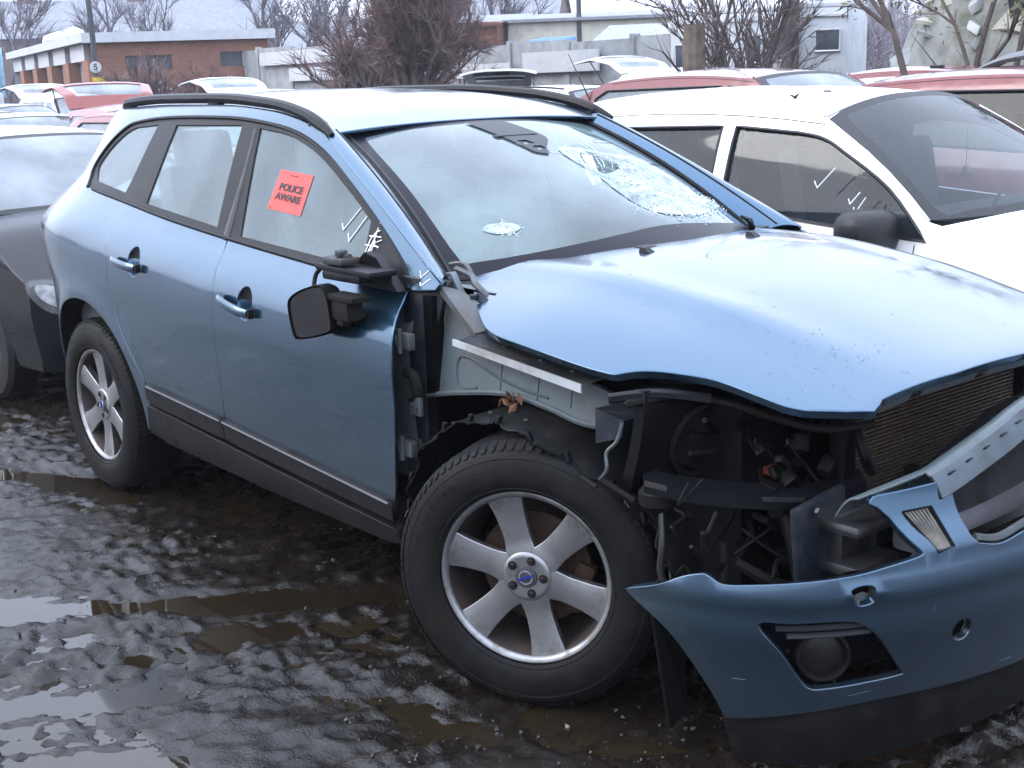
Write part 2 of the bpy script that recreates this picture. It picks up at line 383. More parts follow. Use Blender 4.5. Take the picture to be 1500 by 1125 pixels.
def gheight(x, y, fine=True):
    rise = (.03*np.clip(y-2.2, 0, 12)+.0*y)*np.clip((x+5.5)/3.5, 0, 1)
    ux, uy = .46*x+.89*y, -.89*x+.46*y
    trk = np.exp(-((uy+1.9)/.9)**2)*np.clip((-y-.6)/.8, 0, 1)                  # tracked, furrowed zone left of the car
    h = .020*(fbm(x*1.7, y*1.7, 3, 1)-.5)+.022*(fbm(ux*4, uy*8, 4, 5)-.45)
    if fine:
        cl = ridged(ux*6.0, uy*11, 5, 11)
        ch = np.clip((fbm(x*1.9+3, y*1.9, 3, 31)-.38)*4, .12, 1)              # churned patches between smeared, flooded ones
        h = h+.042*(cl-.43)*(.5+.6*trk)*(.35+.65*ch)+.038*(ridged(x*11, y*11, 4, 23)-.45)*(.3+.7*ch)+.012*(ridged(x*34, y*34, 3, 53)-.45)*(.2+.8*ch)+.006*(fbm(x*75, y*75, 2, 41)-.5)-.008*np.clip((-y-1.2)/.6, 0, 1)*np.clip((2.6-x)/.6, 0, 1)
    for pts, w, dep in PUD: h = h-dep*seg(x+.05*(vnoise(x*7, y*7, 61)-.5), y+.05*(vnoise(x*7, y*7, 71)-.5), pts, w)
    for (wx, wy) in ((2.77, -.81), (0, -.8), (2.77, .81), (0, .8)):              # mud pressed up round the tyres
        d = np.hypot((x-wx)/1.3, y-wy); h = h+.012*np.exp(-((d-.20)/.07)**2)-.012*np.exp(-(d/.14)**2)
    far = np.clip((np.hypot(x-1.5, y+1)-4)/6, 0, 1)
    return h*(1-.3*far)+rise+.006
def axis(a, b, st, lo, hi):
    v = list(np.arange(a, b, st)); s = st; q = b
    while q < hi: v.append(q); s *= 1.13; q += s
    v.append(hi); s = st; q = a-st; w = []
    while q > lo: w.append(q); s *= 1.13; q -= s
    w.append(lo)
    return np.array(w[::-1]+v)
gx = axis(-1.4, 4.9, .0135, -420, 300); gy = axis(-2.7, 1.5, .0135, -260, 420)
GX, GY = np.meshgrid(gx, gy, indexing='ij'); GZ = gheight(GX, GY)
nx_, ny_ = GX.shape
me = bpy.data.meshes.new('ground')
ii = np.arange(nx_*ny_).reshape(nx_, ny_); Q = np.stack([ii[:-1, :-1], ii[1:, :-1], ii[1:, 1:], ii[:-1, 1:]], -1).reshape(-1, 4)
me.vertices.add(nx_*ny_); me.vertices.foreach_set('co', np.stack([GX, GY, GZ], -1).ravel().astype(np.float32))
me.loops.add(Q.size); me.loops.foreach_set('vertex_index', Q.ravel().astype(np.int32)); me.polygons.add(len(Q)); me.polygons.foreach_set('loop_start', np.arange(0, Q.size, 4, dtype=np.int32))
me.update(calc_edges=True); me.shade_smooth()
def mudmat():
    m = bpy.data.materials.new('wet_mud'); m.use_nodes = True; t = m.node_tree; N = t.nodes.new; K = t.links.new; b = t.nodes['Principled BSDF']
    c = N('ShaderNodeTexCoord')
    n = N('ShaderNodeTexNoise'); n.inputs['Scale'].default_value = 5; n.inputs['Detail'].default_value = 5; n.inputs['Roughness'].default_value = .7; K(c.outputs['Object'], n.inputs['Vector'])
    r = N('ShaderNodeValToRGB'); r.color_ramp.elements[0].position = .3; r.color_ramp.elements[0].color = (.0045, .0034, .0026, 1); r.color_ramp.elements[1].position = .72; r.color_ramp.elements[1].color = (.014, .0100, .0072, 1); K(n.outputs['Fac'], r.inputs[0]); K(r.outputs[0], b.inputs['Base Color'])
    n2 = N('ShaderNodeTexNoise'); n2.inputs['Scale'].default_value = 14; n2.inputs['Detail'].default_value = 3; K(c.outputs['Object'], n2.inputs['Vector'])
    mr = N('ShaderNodeMapRange'); mr.inputs[1].default_value = .35; mr.inputs[2].default_value = .7; mr.inputs[3].default_value = .13; mr.inputs[4].default_value = .46; K(n2.outputs['Fac'], mr.inputs[0]); K(mr.outputs[0], b.inputs['Roughness'])
    n3 = N('ShaderNodeTexNoise'); n3.inputs['Scale'].default_value = 130; n3.inputs['Detail'].default_value = 3; K(c.outputs['Object'], n3.inputs['Vector'])
    bm = N('ShaderNodeBump'); bm.inputs['Strength'].default_value = .5; bm.inputs['Distance'].default_value = .006; K(n3.outputs['Fac'], bm.inputs['Height']); K(bm.outputs[0], b.inputs['Normal'])
    b.inputs['Specular IOR Level'].default_value = .36
    return m
me.materials.append(mudmat()); gob = bpy.data.objects.new('ground', me); COL.objects.link(gob); gob['kind'] = 'structure'
w_ = MB(); w_.add([(-3.5, -4, -.004), (5.2, -4, -.004), (5.2, 1.6, -.004), (-3.5, 1.6, -.004)], [(0, 1, 2, 3)])
w_.build('puddle_water', mat('muddy_water', (.017, .012, .007), .015, 0, var=.3, scale=2.5, bump=.012, bscale=14, spec=.9, ior=1.33), kind='structure')
st_ = MB(); R2 = random.Random(11)                # loose grit and clods
gp = np.array([(R2.uniform(.6, 4.0), R2.uniform(-2.3, -.3)) if k % 2 else (R2.gauss(3.0, .5), R2.gauss(-.95, .35)) for k in range(900)]); gz = gheight(gp[:, 0], gp[:, 1])
for (x, y), z in zip(gp, gz):
    s = abs(R2.gauss(0, .0045))+.002
    P = [Vector((a*s*R2.uniform(.5, 1.2), b*s*R2.uniform(.5, 1.2), c*s*R2.uniform(.3, .8))) for a, b, c in ((1, 0, 0), (0, 1, 0), (-1, 0, 0), (0, -1, 0), (0, 0, 1), (0, 0, -1))]
    Rm = Matrix.Rotation(R2.uniform(0, 6), 3, (R2.random(), R2.random(), R2.random()))
    st_.add([Rm @ p+Vector((x, y, float(z)+s*.25)) for p in P], [(0, 1, 4), (1, 2, 4), (2, 3, 4), (3, 0, 4), (1, 0, 5), (2, 1, 5), (3, 2, 5), (0, 3, 5)])
tag(st_.build('loose_grit', mat('wet_grit', (.03, .027, .024), .35, 0, var=.6, scale=40), kind='stuff', smooth=False), 'wet grit and small mud clods scattered round the wheels', 'grit')
# ---------------------------------------------------------------- yard backdrop
BRICK = brickmat('red_brick', (.23, .085, .05), (.29, .12, .07), (.18, .14, .12))
BRICKO = brickmat('orange_brick', (.30, .12, .065), (.36, .15, .085), (.22, .17, .14))
CONC = mat('grey_concrete', (.30, .31, .32), .9, 0, var=.18, scale=2.5, dirt=(.16, .16, .15), dirt_amt=.4, dscale=1.2, bump=.1, bscale=20)
WHT = mat('white_board', (.50, .51, .53), .6, 0, var=.06, scale=3, dirt=(.35, .35, .33), dirt_amt=.2, dscale=2)
SLATE = mat('slate_roof', (.21, .22, .25), .7, 0, var=.15, scale=3, bump=.2, bscale=10)
SHUT = mat('grey_shutter', (.36, .38, .42), .5, .2, var=.08, scale=5)
DKWIN = mat('dark_window', (.05, .06, .075), .2, 0, var=.25, scale=2)
CREAM = mat('cream_render', (.55, .53, .44), .9, 0, var=.1, scale=2, dirt=(.35, .33, .28), dirt_amt=.3)
POLE = mat('grey_pole', (.055, .06, .07), .6, .3, var=.15)
def dirp_(px, D):
    az = _y-math.atan((px-750)/1921./math.cos(_p)); return 5.249+D*math.cos(az), -2.987+D*math.sin(az)
# brick workshop: front wall, side with four roller-shutter bays
def local(o, x, y): return frame(o, x, y)
bb = thing('brick_workshop', 'red brick flat-roofed workshop with white fascia and roller shutters', 'building', (-43.6, 17.5, 0))
A = Vector((0, 0, 0)); B_ = Vector((2.9, 5.9, 0)); C_ = Vector((-21.7, 4.9, 0)); Hb = 3.78
ux = (B_-A).normalized(); vx = (C_-A).normalized()
fn_ = Vector((ux.y, -ux.x, 0)); sn_ = Vector((-vx.y, vx.x, 0))
if sn_.x < 0 and sn_.y > 0: sn_ = -sn_
b = MB(); Lf = (B_-A).length
def wallbox(mb, p0, d, n, x0, x1, z0, z1, th=.3, o=0.):
    a = p0+d*x0+n*o; c = p0+d*x1+n*o; mb.add([a+Vector((0, 0, z0)), c+Vector((0, 0, z0)), c+Vector((0, 0, z1)), a+Vector((0, 0, z1)), a-n*th+Vector((0, 0, z0)), c-n*th+Vector((0, 0, z0)), c-n*th+Vector((0, 0, z1)), a-n*th+Vector((0, 0, z1))], [(0, 1, 2, 3), (7, 6, 5, 4), (0, 4, 5, 1), (3, 2, 6, 7), (0, 3, 7, 4), (1, 5, 6, 2)])
def wallholes(name, p0, d, n, L_, H_, holes, m, parent, th=.3):
    return panel([(0, 0), (L_, 0), (L_, H_), (0, H_)], lambda u, v: np.stack([p0.x+d.x*u, p0.y+d.y*u, p0.z+v], -1), 2., holes=holes, rim=th, flip=False if d.cross(Vector((0, 0, 1))).dot(n) > 0 else True).build(name, m, parent)
fwl = [[(1.25, 2.45), (2.95, 2.45), (2.95, 3.0), (1.25, 3.0)], [(4.75, 2.5), (6.2, 2.5), (6.2, 3.05), (4.75, 3.05)]]
wallholes('front_wall', A, ux, fn_, Lf, Hb, fwl, BRICK, bb)
for h in fwl:
    m = MB(); wallbox(m, A, ux, fn_, h[0][0], h[1][0], h[0][1], h[2][1], .05, -.15); wv = m.build('window', DKWIN, bb, smooth=False)
    m = MB(); wallbox(m, A, ux, fn_, h[0][0]+.8, h[0][0]+.86, h[0][1], h[2][1], .06, -.12); m.build('mullion', POLE, wv, smooth=False)
m = MB(); wallbox(m, A, ux, fn_, -.25, Lf+.3, Hb-.28, Hb+.08, .6, .25); m.build('fascia', WHT, bb, smooth=False)
Ls = (C_-A).length; nb_ = 5
for k in range(nb_):
    x0 = k*Ls/nb_; x1 = x0+Ls/nb_
    m = MB(); wallbox(m, A, vx, sn_, x0 if k else .02, x0+1.3, 0, Hb-.9, .5, .12); m.build('brick_pier', BRICKO, bb, smooth=False)
    m = MB(); wallbox(m, A, vx, sn_, x0+1.3, x1, 0, Hb-.9, .1, -.35); sh = m.build('roller_shutter', SHUT, bb, smooth=False)
    m = MB()
    for q in np.arange(.15, Hb-1.0, .22): wallbox(m, A, vx, sn_, x0+1.32, x1-.02, q, q+.16, .04, -.33)
    m.build('shutter_slats', SHUT, sh, smooth=False, kind='stuff')
    m = MB(); wallbox(m, A, vx, sn_, x0+1.3, x1, Hb-.9, Hb-.25, .2, .0); m.build('fascia_panel', WHT, bb, smooth=False)
m = MB(); wallbox(m, A, vx, sn_, -.2, Ls+.2, Hb-.25, Hb+.08, .6, .3); m.build('side_fascia', WHT, bb, smooth=False)
m = MB(); E_ = B_+C_; m.add([A+Vector((0, 0, Hb)), B_+Vector((0, 0, Hb)), E_+Vector((0, 0, Hb)), C_+Vector((0, 0, Hb))], [(0, 1, 2, 3)]); m.add([C_, E_, E_+Vector((0, 0, Hb)), C_+Vector((0, 0, Hb)), B_], [(0, 1, 2, 3)]); m.add([B_, E_, E_+Vector((0, 0, Hb)), B_+Vector((0, 0, Hb))], [(0, 1, 2, 3)]); m.build('flat_roof', CONC, bb, smooth=False)
for k, (u, r_) in enumerate(((9., .5), (13., .6), (15., .5))):
    p = A+vx*u-sn_*1.0+Vector((0, 0, Hb+.35)); m = MB(); m.lathe([(r_*.8, -.35), (r_, 0), (r_*.8, .25), (.0001, .4)], 12, Matrix.Translation(p)); m.build('roof_ventilator', WHT, bb)
m = MB(); p = A+vx*(Ls+1.5)+sn_*2; m.bbox(p+Vector((0, 0, 2.9)), (.15, 1.9, 2.6), .05); m.tube([p, p+Vector((0, 0, 2))], .08, 6); tag(m.build('blue_sign_board', mat('blue_white_sign', (.30, .52, .75), .5, 0, var=.6, scale=1.2)), 'pale blue and white board left of the shutter bays', 'sign')
bb2 = bpy.data.objects['blue_sign_board']; bb2.location = bb.location+Vector((.26, .72, 0))
# street pole with speed sign
pt = thing('sign_pole', 'tall dark pole carrying a round 5 sign and a yellow plate', 'sign', (-38.96, 15.7, 0))
m = MB(); m.tube([(0, 0, 0), (0, 0, 4), (-.0, -.12, 7.5), (-.0, -.2, 9)], [.11, .10, .09, .08], 8); m.build('pole', POLE, pt)
toc = (Vector(cam.location)-Vector((-38.96, 15.7, 0))); toc.z = 0; toc.normalize(); rtv = Vector((-toc.y, toc.x, 0))
Msg = frame(toc*.14+Vector((0, 0, 2.52)), rtv, Vector((0, 0, 1)))
m = MB(); m.lathe([(.0001, .012), (.185, .012), (.19, .0), (.185, -.012), (.0001, -.012)], 28, Msg); dsc = m.build('round_sign', WHT, pt)
text_obj('sign_number', '5', .30, Msg @ Matrix.Translation((0, 0, .016)), mat('sign_ink', (.03, .06, .05), .6), dsc, ext=.002, bold=.008)
m = MB(); m.bbox((0, 0, 0), (.40, .26, .02), .004); yp = m.build('yellow_plate', mat('yellow_plate', (.62, .42, .03), .6, 0, var=.15), pt, smooth=False); yp.matrix_local = frame(toc*.14+rtv*.05+Vector((0, 0, 2.07)), rtv, Vector((0, 0, 1)))
for (x, y, z, w, h, nm, lb) in ((-36.2, 16.3, 1.05, .45, .35, 'white_notice', 'small white notice board on a stake by the brick wall'),):
    m = MB(); m.bbox((x, y, 1.45), (.04, w, h), .01); m.tube([(x, y, 0), (x, y, 1.4)], .025, 6); tag(m.build(nm, WHT), lb, 'sign')
for k, (x, y, lb) in enumerate(((-36.6, 17.0, 'white plastic pillar standing at the corner of the brick workshop'), (-37.5, 11.7, 'white plastic pillar at the left in front of the shutters'))):
    m = MB(); m.bbox((x, y, 1.0), (.5, .45, 1.55), .12); m.bbox((x, y-.1, 1.85), (.3, .25, .3), .08); tag(m.build('white_pillar', WHT), lb, 'pillar', 'white pillars by the workshop')
# concrete panel wall with white boards
W0, W1 = Vector((-42.5, 22.6, 0)), Vector((-14.2, 21.6, 0)); wd_ = (W1-W0).normalized(); wn = Vector((wd_.y, -wd_.x, 0)); Lw = (W1-W0).length
cw = thing('concrete_wall', 'long grey concrete panel wall hung with white boards', 'wall', (0, 0, 0))
n_p = 11
for k in range(n_p):
    a, c = k*Lw/n_p, (k+1)*Lw/n_p; hgt = (3.05 if k < 4 else 2.62)+.05*math.sin(k*2.1)
    m = MB(); wallbox(m, W0, wd_, wn, a+.08, c-.08, 0, hgt, .14, 0); m.build('wall_panel', CONC, cw, smooth=False)
    m = MB(); wallbox(m, W0, wd_, wn, a-.08, a+.08, 0, hgt+.06, .24, .06); m.build('wall_post', CONC, cw, smooth=False)
for k, (x0, x1, z0, z1) in enumerate(((3.0, 9.8, 2.45, 2.92), (5.2, 10.0, 1.85, 2.30), (15.6, 18.2, 1.72, 2.12), (18.8, 22.0, 1.80, 2.36), (10.6, 13.0, 1.5, 1.9))):
    m = MB(); wallbox(m, W0, wd_, wn, x0, x1, z0, z1, .06, .18); m.build('white_board', WHT, cw, smooth=False)
# low gabled shed and cream unit behind the wall
def shed(name, label, cx, cy, w, d, h, rh, rz, m1, m2, cat='building', wins=(), group=None):
    t = thing(name, label, cat, (cx, cy, 0), rz, group); m = MB()
    m.add([(-w/2, -d/2, 0), (w/2, -d/2, 0), (w/2, d/2, 0), (-w/2, d/2, 0), (-w/2, -d/2, h), (w/2, -d/2, h), (w/2, d/2, h), (-w/2, d/2, h), (-w/2, 0, h+rh), (w/2, 0, h+rh)], [(0, 1, 5, 4), (2, 3, 7, 6), (0, 4, 8, 7, 3), (1, 2, 6, 9, 5)]); m.build('walls', m1, t, smooth=False)
    m = MB(); e = .25
    for sg in (-1, 1): m.add([(-w/2-e, sg*(d/2+e), h-.05), (w/2+e, sg*(d/2+e), h-.05), (w/2+e, 0, h+rh+.05), (-w/2-e, 0, h+rh+.05), (-w/2-e, sg*(d/2+e), h-.17), (w/2+e, sg*(d/2+e), h-.17)], [(0, 1, 2, 3), (0, 4, 5, 1)])
    m.build('roof', m2, t, smooth=False)
    for (x, z, ww, hh) in wins:
        m = MB(); m.box((x, -d/2-.02, z), (ww, .06, hh)); wv = m.build('window', DKWIN, t, smooth=False); m = MB(); m.box((x, -d/2-.05, z-hh/2-.05), (ww+.15, .10, .08)); m.box((x, -d/2-.05, z), (.05, .04, hh)); m.build('sill', WHT, wv, smooth=False)
    return t
shed('cream_unit', 'cream rendered industrial unit behind the concrete wall', -37.5, 38.8, 8.5, 7, 4.1, .25, math.radians(44), CREAM, SLATE)
shed('grey_shed', 'low grey shed with slate roof left of the cream unit', -42.0, 34.2, 5.5, 6, 3.9, .5, math.radians(44), mat('blue_grey_cladding', (.20, .24, .33), .7, 0, var=.15), SLATE)
shed('rusty_container', 'rust-red container standing behind the brown bush', -38.2, 31.3, 2.6, 2.4, 3.9, .02, math.radians(44), mat('rust_red', (.16, .06, .045), .8, 0, var=.3, dirt=(.3, .12, .05), dirt_amt=.3), mat('rust_red_top', (.13, .05, .04), .8), 'container')
shed('pale_gabled_store', 'pale grey gabled store behind the right end of the wall', *dirp_(1010, 41), 4.4, 5, 2.5, .6, math.radians(30), mat('pale_grey_render', (.38, .39, .38), .9, 0, var=.15, scale=1.5, dirt=(.24, .24, .2), dirt_amt=.35), mat('felt_roof', (.26, .27, .29), .8, 0, var=.2))
# blue upturned boat cover
bt = MB(); n_ = 14; rows = []
for i in range(n_+1):
    u = -1+2*i/n_; w_s = .75*(1-u*u)**.6; 
    for j in range(7):
        a = PI*j/6; bt.v.append((u*1.8, -w_s*math.cos(a), .10+.42*(1-.5*u*u)*math.sin(a)+.12*u*u))
for i in range(n_):
    for j in range(6): bt.f.append((i*7+j, (i+1)*7+j, (i+1)*7+j+1, i*7+j+1))
o = bt.build('blue_boat_cover', mat('blue_tarpaulin', (.06, .16, .42), .5, 0, var=.3, scale=2)); o.scale = (.48, .6, .6); o.location = (-29.9, 28.4, 2.72); o.rotation_euler = (0, -.05, math.radians(44)); tag(o, 'long blue tarpaulin-covered boat above the concrete wall', 'boat')
m = MB(); m.bbox((-29.9, 28.4, 1.35), (1.3, .7, 2.7), .1, Matrix.Rotation(math.radians(44), 3, 'Z')); tag(m.build('boat_stand', CONC), 'grey block stand holding up the blue covered boat', 'stand')
# lamp posts
for (x, y, h, r_, lb, mm) in ((-36.0, 35.4, 12, .12, 'tall grey lamp post in front of the cream unit', POLE), (-12.6, 17.9, 9, .085, 'white post rising beside the bare saplings at the right', WHT), (-9.55, 15.75, 3.45, .15, 'thick dark square post between the two caravans', None)):
    m = MB()
    if mm is None: m.bbox((x, y, h/2), (.22, .22, h), .02); mm = mat('dark_timber', (.06, .05, .05), .9, 0, var=.4, scale=3)
    else:
        m.tube([(x, y, 0), (x, y, h)], [r_, r_*.6], 8); m.tube([(x, y, h-.05), (x+.5, y-.4, h+.1)], .04, 6); m.bbox((x+.6, y-.5, h+.08), (.35, .2, .08), .03)
    tag(m.build('lamp_post' if h > 5 else 'timber_post', mm), lb, 'post')
# caravans at the right
CARW = mat('caravan_white', (.42, .44, .46), .5, 0, var=.06, scale=2, dirt=(.36, .38, .36), dirt_amt=.35, dscale=1.5)
def caravan(name, label, x, y, rz, L_, H_, win):
    t = thing(name, label, 'caravan', (x, y, 0), rz, 'caravans by the right fence'); m = MB(); m.bbox((0, 0, .45+H_/2), (L_, 2.2, H_), .18); m.build('shell', CARW, t)
    m = MB(); m.bbox((0, 0, .45+H_+.02), (L_*.97, 2.1, .10), .04); m.build('roof', WHT, t)
    m = MB(); m.bbox((0, -1.115, .45+H_*.93), (L_*.9, .05, .06), .01); m.build('awning_rail', WHT, t)
    for (wx, wz, ww, hh) in win:
        m = MB(); m.bbox((wx, -1.11, wz), (ww, .05, hh), .05); wv = m.build('window', DKWIN, t); m = MB(); q = [(wx-ww/2, -1.135, wz-hh/2), (wx+ww/2, -1.135, wz-hh/2), (wx+ww/2, -1.135, wz+hh/2), (wx-ww/2, -1.135, wz+hh/2)]; m.tube(q+[q[0]], .025, 5); m.build('frame', WHT, wv)
    for wx in (-.3, .3): m = MB(); m.lathe([(.0001, .1), (.2, .1), (.3, .06), (.3, -.06), (.2, -.1)], 16, Matrix.Translation((wx, -.95, .3)) @ Matrix.Rotation(PI/2, 4, 'X')); m.build('wheel', POLE, t)
    for k in range(9): m = MB(); m.box((-L_/2+.2+k*(L_-.4)/8, -1.108, .45+H_*.3), (.02, .02, H_*.5)); m.build('cladding_rib', WHT, t, smooth=False)
caravan('cabin', 'small white cabin with one square window right of the dark post', *dirp_(1202, 25), math.radians(28), 1.15, 2.25, ((.18, 2.12, .42, .36),))
caravan('caravan', 'weathered caravan with oval windows behind the bare saplings', *dirp_(1092, 27), math.radians(28), 2.6, 2.3, ((-.85, 1.95, .62, .46), (.35, 2.05, .30, .50), (.85, 2.05, .26, .46)))
# pale scrap heap at the right edge
Rh = random.Random(5); hp = thing('scrap_heap', 'tall pale heap of dumped white panels and bags at the right edge', 'scrap heap', dirp_(1590, 20)+(0,))
hp.scale = (.72, .72, 1.)
m = MB(); nn = 40
for i in range(nn+1):
    for j in range(nn+1):
        x, y = (i/nn-.5)*9, (j/nn-.5)*6; e = max(0, 1-(x/4.5)**2-(y/3)**2)**.5; m.v.append((x, y, 4.2*e*(.75+.5*float(fbm(np.array([x*.9+9]), np.array([y*.9+4]), 4, 3)[0]))))
for i in range(nn):
    for j in range(nn): a = i*(nn+1)+j; m.f.append((a, a+nn+1, a+nn+2, a+1))
m.build('mound', mat('pale_rubble', (.20, .205, .19), .8, 0, var=.35, scale=1.2, dirt=(.07, .075, .05), dirt_amt=.5, dscale=1.5, bump=.5, bscale=6), hp)
PAN = [mat('dumped_white', (.42, .43, .42), .5, 0, var=.3, scale=3), mat('dumped_grey', (.18, .19, .19), .6, 0, var=.2, scale=3), mat('dumped_cream', (.28, .27, .22), .6, 0, var=.2, scale=3)]
for k in range(90):
    x, y = Rh.uniform(-3.6, 3.8), Rh.uniform(-2.6, -.2); e = max(0, 1-(x/4.5)**2-(y/3)**2)**.5; z = 4.2*e*1.0
    Rm = Matrix.Rotation(Rh.uniform(0, 3), 3, 'Z') @ Matrix.Rotation(Rh.uniform(-.9, .9), 3, 'X') @ Matrix.Rotation(Rh.uniform(-.6, .6), 3, 'Y')
    b = MB(); s = Rh.uniform(.18, .62)
    if Rh.random() < .5: b = panel([(-s, -s*.6), (s, -s*.7), (s*.9, s*.6), (-s*.8, s*.7)], lambda u, v: np.stack([u, v, -.25*u*u-.15*v*v], -1), .25, rim=.05); o = b.build('dumped_panel', Rh.choice(PAN), hp)
    else: b.bbox((0, 0, 0), (s, s*Rh.uniform(.5, 1), s*Rh.uniform(.3, .8)), .12*s); o = b.build('dumped_bag', Rh.choice(PAN), hp)
    o.matrix_local = Matrix.Translation((x, y, z)) @ Rm.to_4x4()
# ---------------------------------------------------------------- trees
BARK = mat('bark', (.085, .068, .062), .9, 0, var=.3, scale=6)
TWIG = mat('twigs', (.105, .075, .072), .9, 0, var=.35, scale=3)
TWIGP = mat('twigs_purple', (.12, .105, .125), .9, 0, var=.3, scale=2)
def grow_tree(seed, h, spread, levels, kids, r0, twigs, tw_len, base_fork=0, lean=.12, tw_w=.012):
    Rt = random.Random(seed); tr, tw = MB(), MB(); tips = []
    def branch(p, d, l, r, lv):
        n = 4; pts = [p]; dd = d.copy()
        for i in range(n):
            dd = (dd+Vector((Rt.uniform(-1, 1), Rt.uniform(-1, 1), Rt.uniform(-.4, .8)))*lean).normalized(); pts.append(pts[-1]+dd*l/n)
        tr.tube(pts, [r*(1-.55*i/n) for i in range(n+1)], 5 if lv > 0 else 7, False)
        if lv >= levels: tips.append((pts, dd)); return
        for k in range(kids):
            i = Rt.randint(1 if lv else 2, n); a = Rt.uniform(0, 2*PI); sp = Rt.uniform(.35, spread)
            o = dd.orthogonal().normalized(); o = Matrix.Rotation(a, 3, dd) @ o
            branch(pts[i], (dd*math.cos(sp)+o*math.sin(sp)+Vector((0, 0, .12))).normalized(), l*Rt.uniform(.55, .78), r*.52, lv+1)
        tips.append((pts, dd))
    for f in range(base_fork or 1):
        a = 2*PI*f/(base_fork or 1); d0 = Vector((math.cos(a)*.35, math.sin(a)*.35, 1)).normalized() if base_fork else Vector((0, 0, 1))
        branch(Vector((0, 0, -.1)), d0, h*.42, r0, 0)
    for pts, dd in tips:
        for k in range(twigs):
            p = pts[Rt.randint(1, len(pts)-1)]; d = (dd+Vector((Rt.uniform(-1, 1), Rt.uniform(-1, 1), Rt.uniform(-.6, 1)))*.8).normalized(); l = tw_len*Rt.uniform(.4, 1.1); s = Vector((Rt.uniform(-1, 1), Rt.uniform(-1, 1), Rt.uniform(-1, 1))).cross(d).normalized()*tw_w
            q = p+d*l*.55+Vector((0, 0, Rt.uniform(-.1, .1)*l)); e = p+d*l
            tw.add([p-s, p+s, q+s*.6, q-s*.6, e], [(0, 1, 2, 3), (3, 2, 4)])
    return tr, tw
def put_tree(name, label, proto, loc, sc, rz, m1, m2, group):
    t = thing(name, label, 'tree', loc, rz, group)
    for o, nm in ((proto[0], 'trunk'), (proto[1], 'crown')):
        q = bpy.data.objects.new(nm, o); COL.objects.link(q); q.parent = t
    t.scale = sc
    return t
def protos(*a, m1=BARK, m2=TWIG, **k):
    tr, tw = grow_tree(*a, **k); o1 = tr.build('trunk', m1); o2 = tw.build('crown', m2, smooth=False); d = (o1.data, o2.data); bpy.data.objects.remove(o1); bpy.data.objects.remove(o2); return d
# hazy bare trees far off
PA = [protos(21, 11, .85, 3, 4, .24, 9, 1.6, m1=TWIGP, m2=TWIGP, tw_w=.02), protos(22, 10, 1.0, 3, 4, .2, 9, 1.5, m1=TWIGP, m2=TWIGP, tw_w=.02)]
def dirp(px, D):
    az = _y-math.atan((px-750)/1921./math.cos(_p)); return 5.249+D*math.cos(az), -2.987+D*math.sin(az)
far = ((20, 84, 1.0, 'bare tree at the far left in front of the terrace roof'), (60, 98, 1.1, 'bare tree left of the sign pole before the slate roof'), (205, 92, .95, 'bare tree above the middle of the brick workshop'), (300, 90, .9, 'bare tree above the right half of the brick workshop'), (425, 82, 1.0, 'bare tree standing just right of the brick workshop'), (480, 88, 1.05, 'bare tree between the workshop and the brown bush'), (520, 70, .85, 'bare tree directly left of the brown bush'), (700, 74, .9, 'bare tree rising right of the brown bush'), (745, 80, 1.0, 'bare tree behind the grey shed'))
for k, (px, D, s, lb) in enumerate(far):
    x, y = dirp(px, D); put_tree('bare_tree', lb, PA[k % 2], (x, y, 0), (s, s, s), k*1.3, None, None, 'bare trees on the skyline')
# big brown bush
sb = protos(31, 7.0, 1.0, 3, 5, .16, 22, .85, base_fork=7, lean=.2, m1=BARK, m2=mat('brown_twigs', (.155, .098, .092), .9, 0, var=.45, scale=1.5), tw_w=.012)
x, y = dirp(628, 34); t = put_tree('brown_bush', 'big dense brown leafless bush in front of the concrete wall', sb, (x, y, 0), (.58, .58, .98), .4, None, None, None); t['category'] = 'bush'
sb2 = protos(33, 3.4, 1.0, 2, 5, .07, 20, .7, base_fork=6, lean=.2, m2=MATS['brown_twigs'])
for px, D, s, lb in ((255, 42, .9, 'thin brown bush growing against the brick workshop wall'), (335, 44, .8, 'smaller brown bush by the right window of the workshop'), (560, 38, 1.2, 'low brown bush at the left foot of the big bush')):
    x, y = dirp(px, D); t = put_tree('leafless_bush', lb, sb2, (x, y, 0), (s, s, s), px*.1, None, None, 'brown bushes by the wall'); t['category'] = 'bush'
# saplings right
sp_ = [protos(41, 4.6, .7, 2, 4, .06, 6, .5, base_fork=4, lean=.2), protos(42, 5.2, .9, 3, 3, .07, 5, .5, lean=.22)]
for k, (px, D, s, lb) in enumerate(((1085, 21, .92, 'clump of bare dark saplings in front of the weathered caravan'), (1012, 21, .85, 'bare sapling beside the tree stump near the white post'), (1110, 22, .8, 'bare sapling leaning toward the dark square post'))):
    x, y = dirp(px, D); put_tree('bare_sapling', lb, sp_[k % 2], (x, y, .3), (s, s, s), k*2.1, None, None, 'bare saplings at the right')
m = MB(); x, y = dirp(1017, 20.5); m.tube([(x, y, 0), (x, y, 2.0), (x+.02, y, 2.35)], [.19, .17, .16], 9); tag(m.build('tree_stump', mat('stump_bark', (.12, .095, .075), .95, 0, var=.4, scale=6)), 'sawn-off tree stump standing behind the red car', 'tree stump')
